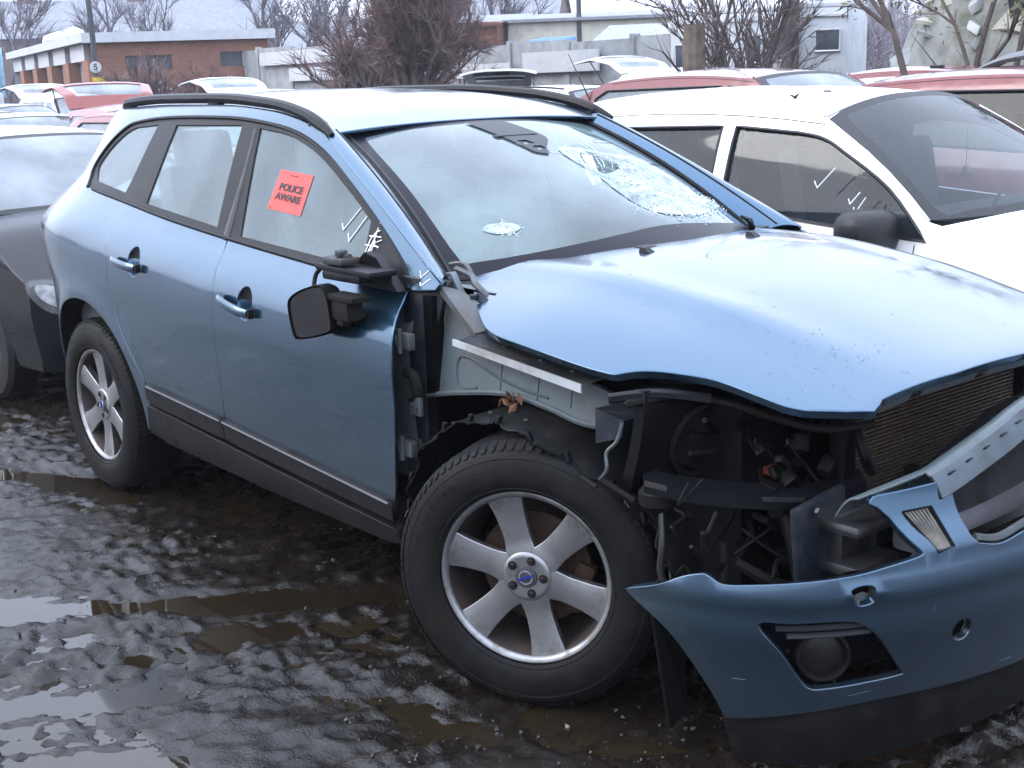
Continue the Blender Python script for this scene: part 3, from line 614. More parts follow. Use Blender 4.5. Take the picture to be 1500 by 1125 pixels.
# olive-leaved young trees
OL = mat('olive_leaves', (.105, .105, .05), .7, 0, var=.4, scale=2)
def leafy(seed, h):
    tr, tw = grow_tree(seed, h, .9, 3, 3, .055, 2, .5, lean=.2); Rt = random.Random(seed); lf = MB()
    vs = np.array(tr.v); vs = vs[vs[:, 2] > h*.28]
    for k in range(1500):
        p = Vector(vs[Rt.randrange(len(vs))])+Vector((Rt.gauss(0, .12), Rt.gauss(0, .12), Rt.gauss(0, .10))); s = Rt.uniform(.03, .06); a = Vector((Rt.uniform(-1, 1), Rt.uniform(-1, 1), Rt.uniform(-1, .3))).normalized(); b_ = a.orthogonal().normalized(); lf.add([p, p+a*s+b_*s*.4, p+a*s*2, p+a*s-b_*s*.4], [(0, 1, 2, 3)])
    return tr, tw, lf
for k, (px, D, h, lb) in enumerate(((1328, 15, 5.5, 'slender young tree with hardly any leaves before the pale heap'), (1408, 16, 5.5, 'olive-leaved young tree left of its pair at the right edge'), (1452, 17, 5.8, 'olive-leaved young tree nearest the right edge'))):
    x, y = dirp(px, D); t = thing('young_tree', lb, 'tree', (x, y, .4), k, 'young trees before the heap'); tr, tw, lf = leafy(50+k, h); tr.build('trunk', BARK, t); tw.build('twigs', TWIG, t, smooth=False, kind='stuff')
    if k: lf.build('crown', OL, t, smooth=False)
# far terrace, hillside, woodland
tr_ = thing('slate_terrace', 'long slate-roofed terrace on the skyline behind the workshop', 'building', dirp(150, 116)+(0,), math.radians(61)); Lt = 34
m = MB(); m.add([(-Lt/2, -4, 0), (Lt/2, -4, 0), (Lt/2, 4, 0), (-Lt/2, 4, 0), (-Lt/2, -4, 6.2), (Lt/2, -4, 6.2), (Lt/2, 4, 6.2), (-Lt/2, 4, 6.2), (-Lt/2, 0, 9.0), (Lt/2, 0, 9.0)], [(0, 1, 5, 4), (2, 3, 7, 6), (0, 4, 8, 7, 3), (1, 2, 6, 9, 5)]); m.build('walls', brickmat('dull_brick', (.20, .13, .12), (.24, .16, .14), (.2, .18, .17)), tr_, smooth=False)
m = MB(); m.add([(-Lt/2-.3, -4.4, 6.0), (Lt/2+.3, -4.4, 6.0), (Lt/2+.3, 0, 9.1), (-Lt/2-.3, 0, 9.1), (Lt/2+.3, 4.4, 6.0), (-Lt/2-.3, 4.4, 6.0)], [(0, 1, 2, 3), (3, 2, 4, 5)]); rt_ = m.build('roof', SLATE, tr_, smooth=False)
for x in (-10.5, -2.5, 6, 14.5): m = MB(); m.bbox((x, 0, 9.4), (1.5, .8, 1.7), .05); m.build('chimney', MATS['dull_brick'], rt_, smooth=False)
for x in np.arange(-15, 16, 3.0): m = MB(); m.box((x, -4.02, 4.6), (1.0, .08, 1.3)); m.build('window', DKWIN, tr_, smooth=False)
for k, (px, D, rz, lb) in enumerate(((735, 100, 40, 'grey-roofed house with a chimney just right of the brown bush'), (505, 150, 50, 'distant house roof with a turret left of the brown bush'))):
    x, y = dirp(px, D); t = shed('distant_house', lb, x, y, 11, 8, 5.6, 3.0, math.radians(rz), MATS['dull_brick'], SLATE, wins=((-3, 4.2, 1.1, 1.3), (0, 4.2, 1.1, 1.3), (3, 4.2, 1.1, 1.3)), group='houses on the skyline')
    m = MB(); m.bbox((2.5, 0, 9.3), (1.0, .8, 1.6), .04); m.build('chimney', MATS['dull_brick'], t, smooth=False)
# wooded hillside: terrain ring round the yard plus a mass of twiggy crowns
PKX = [-500, 0, 380, 560, 700, 800, 1000, 1400, 2100]; PKZ = [2.0, 2.2, 3.2, 5.0, 5.0, 7.0, 10.5, 11.5, 12]
m = MB(); nu, nv = 120, 14
for i in range(nu+1):
    az = _y+PI-2*PI*i/nu; off = (math.degrees(_y-az)+180) % 360-180; px = 750+1921*math.cos(_p)*math.tan(math.radians(max(-60, min(60, off))))
    pk = np.interp(px, PKX, PKZ) if abs(off) < 60 else 11.5; near = 95 if abs(off) < 70 else 62  # unseen stretch behind the camera added nearer to darken low reflections
    for j in range(nv+1):
        D = near+j*16; m.v.append((5.249+D*math.cos(az), -2.987+D*math.sin(az), -1+(pk+1)*(1-math.cos(PI*min(1, j/nv)))/2+.6*math.sin(i*.9+j)))
for i in range(nu):
    for j in range(nv): a = i*(nv+1)+j; m.f.append((a, a+1, a+nv+2, a+nv+1))
m.build('hillside', mat('winter_hillside', (.085, .08, .085), .95, 0, var=.3, scale=.1), kind='structure')
Rw = random.Random(9); wd = MB()
for k in range(900):
    px = Rw.uniform(380, 1560) if k > 120 else Rw.uniform(-150, 400); j = Rw.uniform(0, .9); D = 92+j*200; x, y = dirp(px, D)
    pk = np.interp(px, PKX, PKZ); z = -1+(pk+1)*(1-math.cos(PI*j*.9))/2
    hh = Rw.uniform(4, 7.5) if px > 400 else Rw.uniform(3, 5); c = Vector((x, y, z)); wd.tube([c, c+Vector((0, 0, hh*.6))], [.14, .06], 4, False)
    for q in range(46):
        p = c+Vector((0, 0, hh*Rw.uniform(.25, .7))); d = Vector((Rw.uniform(-1, 1), Rw.uniform(-1, 1), Rw.uniform(.1, 1.2))).normalized(); l = hh*Rw.uniform(.2, .42); s = d.orthogonal().normalized()*.035; wd.add([p-s, p+s, p+d*l*.6+s*.8, p+d*l*.6-s*.8, p+d*l], [(0, 1, 2, 3), (3, 2, 4)])
tag(wd.build('far_woodland', mat('wood_purple', (.115, .095, .11), .95, 0, var=.35, scale=.25), kind='stuff', smooth=False), 'purple-grey leafless wood covering the far hillside', 'woodland')
# ---------------------------------------------------------------- blue crossover
def carpaint(name, col, flake=.0, dirt=(.07, .055, .045), dz=(.25, .75), metal=.55, rough=.32, spec=.5, coat=1.):
    """metallic lacquer over a base coat; road dirt film thins out with height"""
    if name in MATS: return MATS[name]
    m = bpy.data.materials.new(name); m.use_nodes = True; MATS[name] = m
    t = m.node_tree; N = t.nodes.new; K = t.links.new; b = t.nodes['Principled BSDF']
    c = N('ShaderNodeTexCoord')
    n = N('ShaderNodeTexNoise'); n.inputs['Scale'].default_value = 2.5; n.inputs['Detail'].default_value = 5; n.inputs['Roughness'].default_value = .7; K(c.outputs['Object'], n.inputs['Vector'])
    sp = N('ShaderNodeSeparateXYZ'); K(c.outputs['Object'], sp.inputs[0])
    mr = N('ShaderNodeMapRange'); mr.inputs[1].default_value = dz[0]; mr.inputs[2].default_value = dz[1]; mr.inputs[3].default_value = .75; mr.inputs[4].default_value = .06; K(sp.outputs[2], mr.inputs[0])
    mu = N('ShaderNodeMath'); mu.operation = 'MULTIPLY'; K(n.outputs['Fac'], mu.inputs[0]); K(mr.outputs[0], mu.inputs[1])
    x = N('ShaderNodeMix'); x.data_type = 'RGBA'; K(mu.outputs[0], x.inputs[0]); x.inputs[6].default_value = list(col)+[1]; x.inputs[7].default_value = list(dirt)+[1]; K(x.outputs[2], b.inputs['Base Color'])
    b.inputs['Specular IOR Level'].default_value = spec; b.inputs['Metallic'].default_value = metal; b.inputs['Coat Weight'].default_value = coat; b.inputs['Coat Roughness'].default_value = .06
    r = N('ShaderNodeMapRange'); r.inputs[3].default_value = rough; r.inputs[4].default_value = rough+.3; K(mu.outputs[0], r.inputs[0]); K(r.outputs[0], b.inputs['Roughness'])
    n2 = N('ShaderNodeTexNoise'); n2.inputs['Scale'].default_value = 9; n2.inputs['Detail'].default_value = 3; K(c.outputs['Object'], n2.inputs['Vector'])
    r2 = N('ShaderNodeMapRange'); r2.inputs[1].default_value = .35; r2.inputs[2].default_value = .75; r2.inputs[3].default_value = .05; r2.inputs[4].default_value = .22; K(n2.outputs['Fac'], r2.inputs[0]); K(r2.outputs[0], b.inputs['Coat Roughness'])
    return m
BLUE = carpaint('blue_metallic_paint', (.030, .082, .140), metal=.85, rough=.24)
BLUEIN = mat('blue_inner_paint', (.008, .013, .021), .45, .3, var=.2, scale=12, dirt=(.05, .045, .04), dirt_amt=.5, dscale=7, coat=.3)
GREYP = mat('grey_primer_paint', (.075, .096, .105), .5, .1, var=.10, scale=7, dirt=(.075, .055, .04), dirt_amt=.32, dscale=9, coat=.25)
BLK = mat('black_trim', (.005, .005, .007), .40, 0, spec=.22, var=.25, scale=25, bump=.05, bscale=200)
BLKR = mat('black_rough_plastic', (.005, .005, .0055), .62, 0, var=.35, scale=18, dirt=(.016, .013, .010), dirt_amt=.40, dscale=7, spec=.2, bump=.15, bscale=90)
CLAD = mat('black_cladding', (.007, .007, .008), .48, 0, var=.3, scale=14, dirt=(.016, .013, .011), dirt_amt=.36, dscale=6, spec=.25, bump=.08, bscale=120)
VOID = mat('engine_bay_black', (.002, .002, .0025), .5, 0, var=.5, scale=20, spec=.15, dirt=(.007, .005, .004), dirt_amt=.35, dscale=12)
GLASS = glassmat('misted_glass', (.70, .82, .82), fog=.26, fogcol=(.42, .54, .56), fscale=2.6)
GLASSW = glassmat('misted_windscreen', (.70, .84, .82), fog=.28, fogcol=(.46, .62, .63), fscale=2.2)
TYRE = mat('tyre_rubber', (.006, .006, .0065), .6, 0, var=.4, scale=16, spec=.2, dirt=(.011, .0085, .0065), dirt_amt=.42, dscale=8, bump=.12, bscale=80)
ALLOY = mat('alloy_silver', (.28, .28, .285), .36, .85, var=.12, scale=14, dirt=(.06, .045, .03), dirt_amt=.36, dscale=16, coat=.3)
ALLOYIN = mat('alloy_inner', (.055, .045, .042), .5, .5, var=.3, scale=14, dirt=(.06, .04, .03), dirt_amt=.5, dscale=10)
RUST = mat('rusty_disc', (.055, .03, .02), .7, .4, var=.35, scale=18, dirt=(.05, .03, .02), dirt_amt=.4, dscale=20)
STEEL = mat('bare_steel', (.07, .073, .078), .38, .8, var=.25, scale=25, dirt=(.10, .06, .035), dirt_amt=.35, dscale=14)
GALV = mat('galvanised_bracket', (.085, .095, .10), .45, .4, var=.2, scale=20, dirt=(.10, .07, .05), dirt_amt=.3, dscale=14)
WHITEPEN = mat('white_paint_pen', (.85, .85, .84), .6, 0, var=.06)
CHIP = mat('crushed_glass', (.72, .80, .80), .25, 0, var=.25, scale=60, bump=.6, bscale=70, coat=.4)
CRK = mat('crack_glass_edge', (.62, .72, .70), .2, 0, var=.3, scale=40)
CRKD = mat('crack_dark_edge', (.05, .06, .05), .4, 0, var=.4, scale=40)
SEAT = mat('seat_fabric', (.20, .20, .19), .9, 0, var=.15, scale=30, bump=.2, bscale=150)
DARKINT = mat('interior_dark', (.07, .075, .08), .7, 0, var=.2, scale=20)
REDL = mat('red_lamp', (.22, .015, .012), .12, 0, var=.2, scale=30, coat=1)
CLEARL = mat('lamp_reflector', (.24, .24, .22), .15, .6, var=.3, scale=40, coat=1)

car = thing('crossover_car', 'blue crossover car with smashed windscreen, missing front wing and bumper hanging off', 'car')
def side(x, z, o=0.): return np.stack([x, -(hw(x, z)+o), z], -1)
def sideN(x, z, o=.003): return side(np.array([x]), np.array([z]), o)[0]
roof_e = pchip([-.75, -.55, -.3, .18, .63, 1.08, 1.34, 1.50, 1.6], [1.530, 1.550, 1.572, 1.589, 1.587, 1.564, 1.528, 1.488, 1.46])
def roofs(x, s):
    ze = roof_e(x); w = hw(x, ze)
    return np.stack([x, s*w, ze+.042*(1-np.abs(s)**2.4)*np.clip((1.62-x)/.35, 0, 1)**.5], -1)
arch = [(.475*math.cos(a), .365+.462*math.sin(a)) for a in np.linspace(math.radians(172), math.radians(-2), 30)]
trail = cr([(.300, 1.214), (.272, 1.12), (.293, 1.022), (.305, .881), (.354, .758), (.439, .640), (.500, .560)], 5)
trimtop = cr([(-.165, 1.262), (-.236, 1.335), (-.187, 1.427), (-.085, 1.498), (.03, 1.524), (.32, 1.541), (.78, 1.541), (1.043, 1.527), (1.297, 1.497), (1.505, 1.442), (1.694, 1.362), (1.926, 1.246), (2.121, 1.133), (2.192, 1.066)], 5)
roofline = [(x, float(roof_e(x))) for x in np.linspace(1.50, -.70, 24)]
apil = [(2.315, 1.098), (2.10, 1.205), (1.90, 1.302), (1.70, 1.395)]
rear_edge = [(-.70, 1.52), (-.80, 1.36), (-.875, 1.20), (-.905, 1.05), (-.89, .80), (-.85, .55), (-.78, .40), (-.60, .38)]
sidepoly = [(2.215, 1.066), (2.30, 1.075)]+apil+roofline+rear_edge+arch+[(.505, .352), (.520, .44)]+trail[::-1]+[(.290, 1.2155), (.1, 1.236)]+trimtop
SH = lambda x, z: side(x, z)
sp_o = panel(sidepoly, SH, .045, flip=False).build('side_panel', BLUE, car)
gap = .006
rdoor = [(x+gap, z) for x, z in trail]+[(.53, .535), (1.14-gap, .502), (1.152, .60), (1.160, .795), (1.168, 1.00), (1.135, 1.09), (1.10, 1.134)]
def cupo(x0, z0, x1, z1, k=1.): return [((x0+x1)/2+.045+.052*k*math.cos(a), (z0+z1)/2+.008+.058*k*math.sin(a)) for a in np.linspace(0, 2*PI, 24, False)]
rd = panel(rdoor+[(1.05, 1.137), (.70, 1.170), (.31, 1.212)], SH, .045, holes=[cupo(.390, 1.020, .600, 1.002)], rim=.008).build('rear_door', BLUE, car)
fdoor = [(1.14+gap*.3, .502), (2.161, .431), (2.180, .50), (2.215, .66), (2.228, .735), (2.233, .896), (2.228, .962), (2.199, 1.038), (2.186, 1.060)]
fdoor += [(1.82, 1.083), (1.184, 1.127), (1.112, 1.132), (1.141, 1.09), (1.174, 1.00), (1.166, .795), (1.158, .60)]
fd = panel(fdoor, SH, .045, holes=[cupo(1.243, .958, 1.452, .928)], rim=.008).build('front_door', BLUE, car)
# glasses and their black trim
qg = cr([(-.120, 1.288), (-.195, 1.345), (-.150, 1.418), (-.060, 1.480), (.02, 1.503)], 5)+[(.235, 1.515), (.232, 1.515), (.205, 1.252)]
rg = [(.400, 1.514), (.929, 1.516), (1.004, 1.166), (.417, 1.221)]
fg = cr([(1.060, 1.506), (1.259, 1.487), (1.415, 1.452), (1.548, 1.407), (1.684, 1.347), (1.80, 1.293), (1.905, 1.238)], 4)+[(1.925, 1.104), (1.82, 1.108), (1.173, 1.146)]
beltlow = [(2.192, 1.062), (1.82, 1.084), (1.184, 1.128), (.70, 1.171), (.300, 1.2135), (-.12, 1.258)]
panel(trimtop+beltlow, lambda x, z: side(x, z, -.002), .05, holes=(qg, rg, fg), rim=.01).build('window_trim', BLK, car)
# raised belt moulding and the frame lip round the door windows
mb = MB(); mb.tube([sideN(x, z, .002) for x, z in cr([(-.1, 1.258), (.300, 1.216), (.70, 1.173), (1.184, 1.131), (1.82, 1.087), (2.18, 1.064)], 6)], .008, 6); mb.build('belt_moulding', BLK, car)
mb = MB(); mb.tube([sideN(x, z, .001) for x, z in trimtop], .007, 6); mb.build('window_surround', BLK, car)
def grow(p, d):
    c = np.mean(np.array(p), 0); return [tuple(np.array(q)+(np.array(q)-c)/np.linalg.norm(np.array(q)-c)*d) for q in p]
for nm, g in (('quarter_glass', qg), ('rear_door_glass', rg), ('front_door_glass', fg)):
    panel(grow(g, .012), lambda x, z: side(x, z, -.009), .06, rim=0).build(nm, GLASS, car)
# far side: mirrored bodywork, with its wing still on
for src in [o for o in car.children]:
    c = src.copy(); COL.objects.link(c); c.scale = (1, -1, 1); c.parent = car
wing = [(2.24, .45), (2.245, .90), (2.215, 1.06), (2.32, 1.085), (2.42, 1.035), (2.52, .995), (2.9, .945), (3.05, .93), (3.15, .80), (3.20, .62), (3.22, .45)]+[(2.774+.45*math.cos(a), .365+.45*math.sin(a)) for a in np.linspace(math.radians(8), math.radians(172), 24)]
w_ = panel(wing, SH, .05).build('front_wing', BLUE, car); w_.scale = (1, -1, 1)
# roof
panel([(1.50, -1), (1.50, 1), (-.70, 1), (-.70, -1)], roofs, .06, hy=.07, rim=.01).build('roof_panel', BLUE, car)
for sgn in (-1, 1):
    path = [(-.30, .010), (-.24, .034), (-.1, .038), (.2, .038), (.63, .038), (1.08, .038), (1.30, .036), (1.45, .024), (1.53, .006)]
    pts = []
    for x, d in cr(path, 5):
        ze = float(roof_e(x)); pts.append((x, sgn*(float(hw(x, ze))-.012), ze+d*.62))
    b = MB(); b.tube(pts, [.010+.010*min(1, 8*min(i, len(pts)-1-i)/len(pts)) for i in range(len(pts))], 8)
    for x in (-.22, .62, 1.42):
        ze = float(roof_e(x)); b.bbox((x, sgn*(float(hw(x, ze))-.014), ze+.006), (.09, .026, .022), .006)
    b.build('roof_rail', BLK, car)
# windscreen: laminated sheet caved in on the passenger side
DENT = [(.30, .50, .20, .16, .062), (.17, .30, .13, .10, .065), (.58, .38, .22, .14, .035), (-.72, .22, .05, .03, .010)]
def ws(s, v):
    P = wscreen(s, v)
    d = 0
    for cs, cv, rs, rv, dep in DENT:
        q = np.sqrt(((s-cs)/rs)**2+((v-cv)/rv)**2); d = d+dep*np.exp(-q**2*1.6)
    P[..., 2] -= d*.85; P[..., 0] -= d*.45
    return P
wsn = lambda s, v, o=.0: (lambda p: (p[0]+.35*o, p[1], p[2]+.93*o))(ws(np.array([s]), np.array([v]))[0])
hole1 = [(.20, .60), (.27, .645), (.36, .63), (.45, .56), (.43, .53), (.33, .545), (.26, .565)]
ring = cr([(-.945, .11), (-.945, .5), (-.925, .88), (-.83, .94), (-.30, .945), (.0, .95), (.30, .945), (.83, .94), (.925, .88), (.945, .5), (.945, .11), (.88, .075), (.4, .11), (0, .135), (-.4, .11), (-.88, .075)], 5, True)
full = [(-1, 0), (-1, 1), (1, 1), (1, 0)]
wsp = panel(ring, ws, .035, hy=.03, holes=[hole1], rim=.004).build('windscreen', GLASSW, car)
FRIT = mat('windscreen_black_border', (.008, .008, .014), .35, 0, var=.1, spec=.18)
panel(full, ws, .06, hy=.04, holes=[ring], rim=.004).build('windscreen_border', FRIT, wsp)
patch = cr([(-.17, .945), (-.13, .80), (-.11, .70), (-.10, .645), (-.03, .625), (.01, .655), (.06, .69), (.16, .74), (.19, .80), (.14, .945)], 4)
panel(patch, lambda s, v: ws(s, v), .03, holes=[[(-.085, .745), (-.01, .745), (.01, .715), (-.065, .71)], [(-.055, .695), (.02, .69), (.02, .66), (-.05, .66)]], rim=0, off=.005).build('sensor_patch', FRIT, wsp)
CRAZE = glassmat('crazed_glass', (.72, .84, .82), fog=.40, fogcol=(.70, .82, .82), rough=.10, fscale=30.)
panel(cr([(.10, .655), (.30, .675), (.52, .60), (.72, .52), (.76, .33), (.58, .20), (.36, .16), (.14, .20), (.03, .33), (.07, .5)], 4, True), ws, .03, holes=[hole1], rim=0, off=.003).build('crazed_area', CRAZE, wsp)
panel(cr([(-.80, .225), (-.76, .25), (-.68, .245), (-.655, .215), (-.70, .195), (-.77, .20)], 4, True), ws, .015, rim=0, off=.003).build('impact_star', CRAZE, wsp)
# fractures: radiating and ring cracks, crushed white zones, loose flaps
R = random.Random(3)
def crack(mbv, s0, v0, s1, v1, w, seg=7, j=.012):
    pts = []
    for i in range(seg+1):
        t = i/seg; pts.append(wsn(s0+(s1-s0)*t+R.uniform(-j, j)*(0 < i < seg), v0+(v1-v0)*t+R.uniform(-j, j)*.8*(0 < i < seg), .0015))
    mbv.tube(pts, [w*(1-.6*i/seg) for i in range(seg+1)], 4)
lc, dc = MB(), MB()
for cs, cv, n_, r0, r1 in ((.32, .50, 26, .10, .42), (.17, .30, 24, .05, .30), (-.72, .22, 14, .02, .07)):
    for k in range(n_):
        a = 2*PI*k/n_+R.uniform(-.2, .2); q = R.uniform(r0*1.2, r1); f = .75
        s1, v1 = cs+q*math.cos(a), cv+q*f*math.sin(a)
        if abs(s1) < .9 and .06 < v1 < .92: crack(lc if R.random() < .75 else dc, cs+r0*math.cos(a), cv+r0*f*math.sin(a), s1, v1, R.uniform(.0006, .0016))
    for k in range(4 if n_ > 20 else 2):
        q = r0*(1.0+.55*k)
        for m_ in range(12):
            if R.random() < .65:
                a0 = 2*PI*m_/12; a1 = a0+.52; crack(lc if R.random() < .6 else dc, cs+q*math.cos(a0), cv+q*.75*math.sin(a0), cs+q*math.cos(a1), cv+q*.75*math.sin(a1), R.uniform(.0006, .0015), 4, .008)
for seq in (((.10, .63), (.20, .655), (.34, .655), (.46, .60), (.58, .54), (.72, .52), (.86, .50)), ((.10, .62), (.12, .54), (.14, .49)), ((.26, .20), (.40, .235), (.55, .25), (.75, .26), (.92, .24)), ((.22, .36), (.28, .33), (.34, .30))):
    for a, b in zip(seq[:-1], seq[1:]): crack(dc, *a, *b, .0022, 5, .01)
for k in range(40):
    s0, v0 = R.uniform(.12, .85), R.uniform(.10, .5); a = R.uniform(0, 6.28); crack(lc, s0, v0, s0+.07*math.cos(a), max(.07, v0+.05*math.sin(a)), R.uniform(.0006, .0014), 3, .008)
lc.build('bright_cracks', CRK, wsp, kind='stuff'); dc.build('dark_cracks', CRKD, wsp, kind='stuff')
ch = MB()
for cs, cv, rs, rv, n_ in ((.20, .275, .10, .055, 700), (-.72, .22, .05, .028, 260), (.40, .47, .18, .12, 420), (.62, .24, .28, .08, 420), (.33, .18, .2, .05, 200)):
    for k in range(n_):
        a = R.uniform(0, 6.28); q = abs(R.gauss(0, .55)); s, v = cs+rs*q*math.cos(a), cv+rv*q*math.sin(a)
        if not (.07 < v < .9 and abs(s) < .92): continue
        sz = R.uniform(.002, .007); p = wsn(s, v, .002+R.uniform(0, .003))
        Rm = Matrix.Rotation(R.uniform(0, 6.28), 3, (R.uniform(-1, 1), R.uniform(-1, 1), 1))
        ch.box(p, (sz, sz*R.uniform(.4, 1), .0015), Rm)
ch.build('crushed_glass', CHIP, wsp, smooth=False, kind='stuff')
for k, (c0, c1, c2, c3) in enumerate((((.20, .60), (.27, .645), (.30, .56), (.25, .53)), ((.28, .645), (.36, .63), (.36, .55), (.31, .56)), ((.36, .625), (.45, .56), (.42, .51), (.37, .55)))):
    q = [Vector(wsn(*c, 0)) for c in (c0, c1)]+[Vector(wsn(*c, -.05-.01*k)) for c in (c2, c3)]
    MB().add(q+[p-Vector((.002, 0, .005)) for p in q], [(0, 1, 2, 3), (7, 6, 5, 4), (0, 4, 5, 1), (2, 6, 7, 3)]).build('glass_flap', GLASSW, wsp, smooth=False)
# A-pillar skins between the side panel and the screen
_ac = np.array(apil+[(1.50, float(roof_e(1.50)))]); _at = np.linspace(0, 1, len(_ac)); _ax, _az_ = pchip(_at, _ac[:, 0]), pchip(_at, _ac[:, 1])
def apsk(sg):
    def f(u, v):
        x, z = _ax(v), _az_(v); A_ = np.stack([x, -hw(x, z), z], -1); B2 = wscreen(np.full_like(v, -1.005), v); q = u[:, None]
        P = A_*(1-q)+B2*q; bl = .020*np.sin(np.pi*np.clip(u, 0, 1)); P[:, 2] += bl; P[:, 0] += bl*.6; P[:, 1] -= bl*.4; P[:, 1] *= -sg
        return P
    return f
for sg in (-1, 1): panel([(0, 0), (1, 0), (1, 1), (0, 1)], apsk(sg), .12, hy=.08, rim=.006, flip=sg > 0).build('windscreen_pillar', BLUE, car)
for sg in (-1, 1):
    b = MB(); q = apsk(sg); b.tube([tuple(q(np.array([.55]), np.array([v]))[0]) for v in np.linspace(.01, .99, 14)], .0035, 5); b.build('pillar_groove', BLK, car)
# A-pillar outer trims and scuttle
for sg in (-1, 1):
    b = MB(); b.tube([Vector(wsn(sg*.995, v, .004))+Vector((0, sg*.008, 0)) for v in np.linspace(.0, 1, 14)], .009, 6); b.build('pillar_trim', BLK, car)
def scut(s, v):
    P0 = wscreen(s, np.zeros_like(s)); x = P0[:, 0]+.02+.12*v; y = P0[:, 1]*1.02; z = P0[:, 2]+.004-.035*v-.02*np.abs(s)
    return np.stack([x, y, z], -1)
panel([(-1, -.25), (1, -.25), (1, 1), (-1, 1)], scut, .06, hy=.2, rim=.01, flip=True).build('scuttle_panel', BLK, car)
# bonnet
hp_r = cr([(2.228, -.630), (2.342, -.709), (2.42, -.761), (2.504, -.812), (2.567, -.838), (2.65, -.850), (2.812, -.852), (2.953, -.846), (3.036, -.836)], 3)
hp_f = cr([(3.036, -.836), (3.075, -.805), (3.119, -.781), (3.184, -.756), (3.267, -.730), (3.378, -.717), (3.448, -.708), (3.492, -.691)], 3)
hp_n = [(3.56, -.635), (3.600, -.590), (3.594, -.562), (3.588, -.545), (3.592, -.51), (3.62, -.301), (3.632, -.014)]
half = hp_r+hp_f[1:]+hp_n
hoodpoly = half+[(x, -y) for x, y in half[::-1]][1:]
rear = [(2.30, .58), (2.42, .42), (2.50, .2), (2.525, 0), (2.50, -.2), (2.42, -.42), (2.30, -.58)]
bon = panel(hoodpoly+rear, lambda x, y: np.stack([x, y, hoodz(x, y)], -1), .04, rim=.022).build('bonnet', BLUE, car)
# folded inner skin and dark underside
ins = []
hc = np.array([2.95, 0])
for p in hoodpoly+rear: ins.append(tuple(hc+(np.array(p)-hc)*.955))
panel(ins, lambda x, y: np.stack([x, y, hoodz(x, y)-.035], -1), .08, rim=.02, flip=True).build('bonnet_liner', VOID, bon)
lip = MB()      # torn grille mounting flange under the front edge
ys = np.linspace(-.53, .53, 23)
for i in range(22):
    y0, y1 = ys[i], ys[i+1]; dz = .030 if i % 5 not in (2,) else .014
    x0 = np.interp(abs(y0), [0, .3, .53], [3.632, 3.62, 3.592])-.004; x1 = np.interp(abs(y1), [0, .3, .53], [3.632, 3.62, 3.592])-.004
    za, zb = float(hoodz(x0, y0))-.014, float(hoodz(x1, y1))-.014
    lip.add([(x0, y0, za), (x1, y1, zb), (x1-.018, y1, zb-dz), (x0-.018, y0, za-dz), (x0-.006, y0, za), (x1-.006, y1, zb), (x1-.024, y1, zb-dz), (x0-.024, y0, za-dz)], [(0, 1, 2, 3), (7, 6, 5, 4), (3, 2, 6, 7), (0, 3, 7, 4), (2, 1, 5, 6)])
lip.build('grille_flange', GREYP, bon, smooth=False)
for (x, y) in ((2.585, -.255), (2.60, .20)):      # washer jets
    z = float(hoodz(x, y)); b = MB(); b.add([(x-.022, y-.014, z), (x+.018, y-.014, z), (x+.018, y+.014, z), (x-.022, y+.014, z), (x-.022, y-.011, z+.013), (x-.005, y-.010, z+.014), (x-.005, y+.010, z+.014), (x-.022, y+.011, z+.013)], [(0, 1, 5, 4), (1, 2, 6, 5), (2, 3, 7, 6), (3, 0, 4, 7), (4, 5, 6, 7)]); b.build('washer_jet', BLK, bon)
dr = MB()                                          # rain beads on the bonnet
for k in range(300):
    if R.random() < .55: x, y = R.gauss(3.40, .10), R.gauss(-.52, .10)
    else: x, y = R.uniform(2.6, 3.58), R.uniform(-.7, .4)
    if not inside(np.array([[x, y]]), hoodpoly+rear)[0]: continue
    z = float(hoodz(x, y)); r_ = R.uniform(.0010, .0030)
    dr.lathe([(r_, -.0002), (r_*.8, r_*.3), (r_*.4, r_*.48), (.0001, r_*.52)], 6, Matrix.Translation((x, y, z)))
dr.build('water_drops', mat('water_bead', (.95, .97, 1.), .02, 0, var=.02, trans=1., ior=1.33), bon, kind='stuff')
# wiper stubs
b = MB(); b.tube([wsn(.93, .02, .01), wsn(.80, .05, .03), wsn(.62, .075, .035)], [.012, .010, .005], 6); b.tube([wsn(.86, -.03, .015), wsn(.78, .02, .02), wsn(.72, .06, .028)], .006, 5); b.bbox(wsn(.9, .0, .02), (.05, .07, .03), .008); b.build('wiper_linkage', BLK, car)
b = MB(); b.bbox(wsn(-.28, .015, .012), (.05, .06, .03), .008); b.bbox(wsn(-.12, .02, .008), (.04, .13, .018), .006); b.build('wiper_spindle', BLK, car)
# sill cladding and door strips
def clad(x, z): return np.stack([x, -(hw(x, z)+.012-.5*np.clip(.36-z, 0, 1)*.5), z], -1)
panel([(.52, .452), (2.150, .345), (2.165, .300), (2.10, .285), (1.4, .285), (.60, .312), (.50, .34)], clad, .05, rim=.03).build('sill_cladding', CLAD, car)
def strip(x, z): return np.stack([x, -(hw(x, z)+.016), z], -1)
s1 = panel([(.535, .540), (1.135, .506), (1.142, .440), (1.10, .438), (.56, .468), (.525, .49)], strip, .05, rim=.02).build('rear_door_strip', CLAD, rd)
s2 = panel([(1.148, .505), (2.158, .434), (2.163, .378), (1.20, .432), (1.150, .440)], strip, .05, rim=.02).build('front_door_strip', CLAD, fd)
b = MB(); b.tube([sideN(x, z, .018) for x, z in ((.55, .537), (1.13, .503))], .004, 5); b.tube([sideN(x, z, .018) for x, z in ((1.15, .502), (2.155, .432))], .004, 5); b.build('strip_highlight', mat('strip_grey', (.08, .08, .09), .35, .2), car)
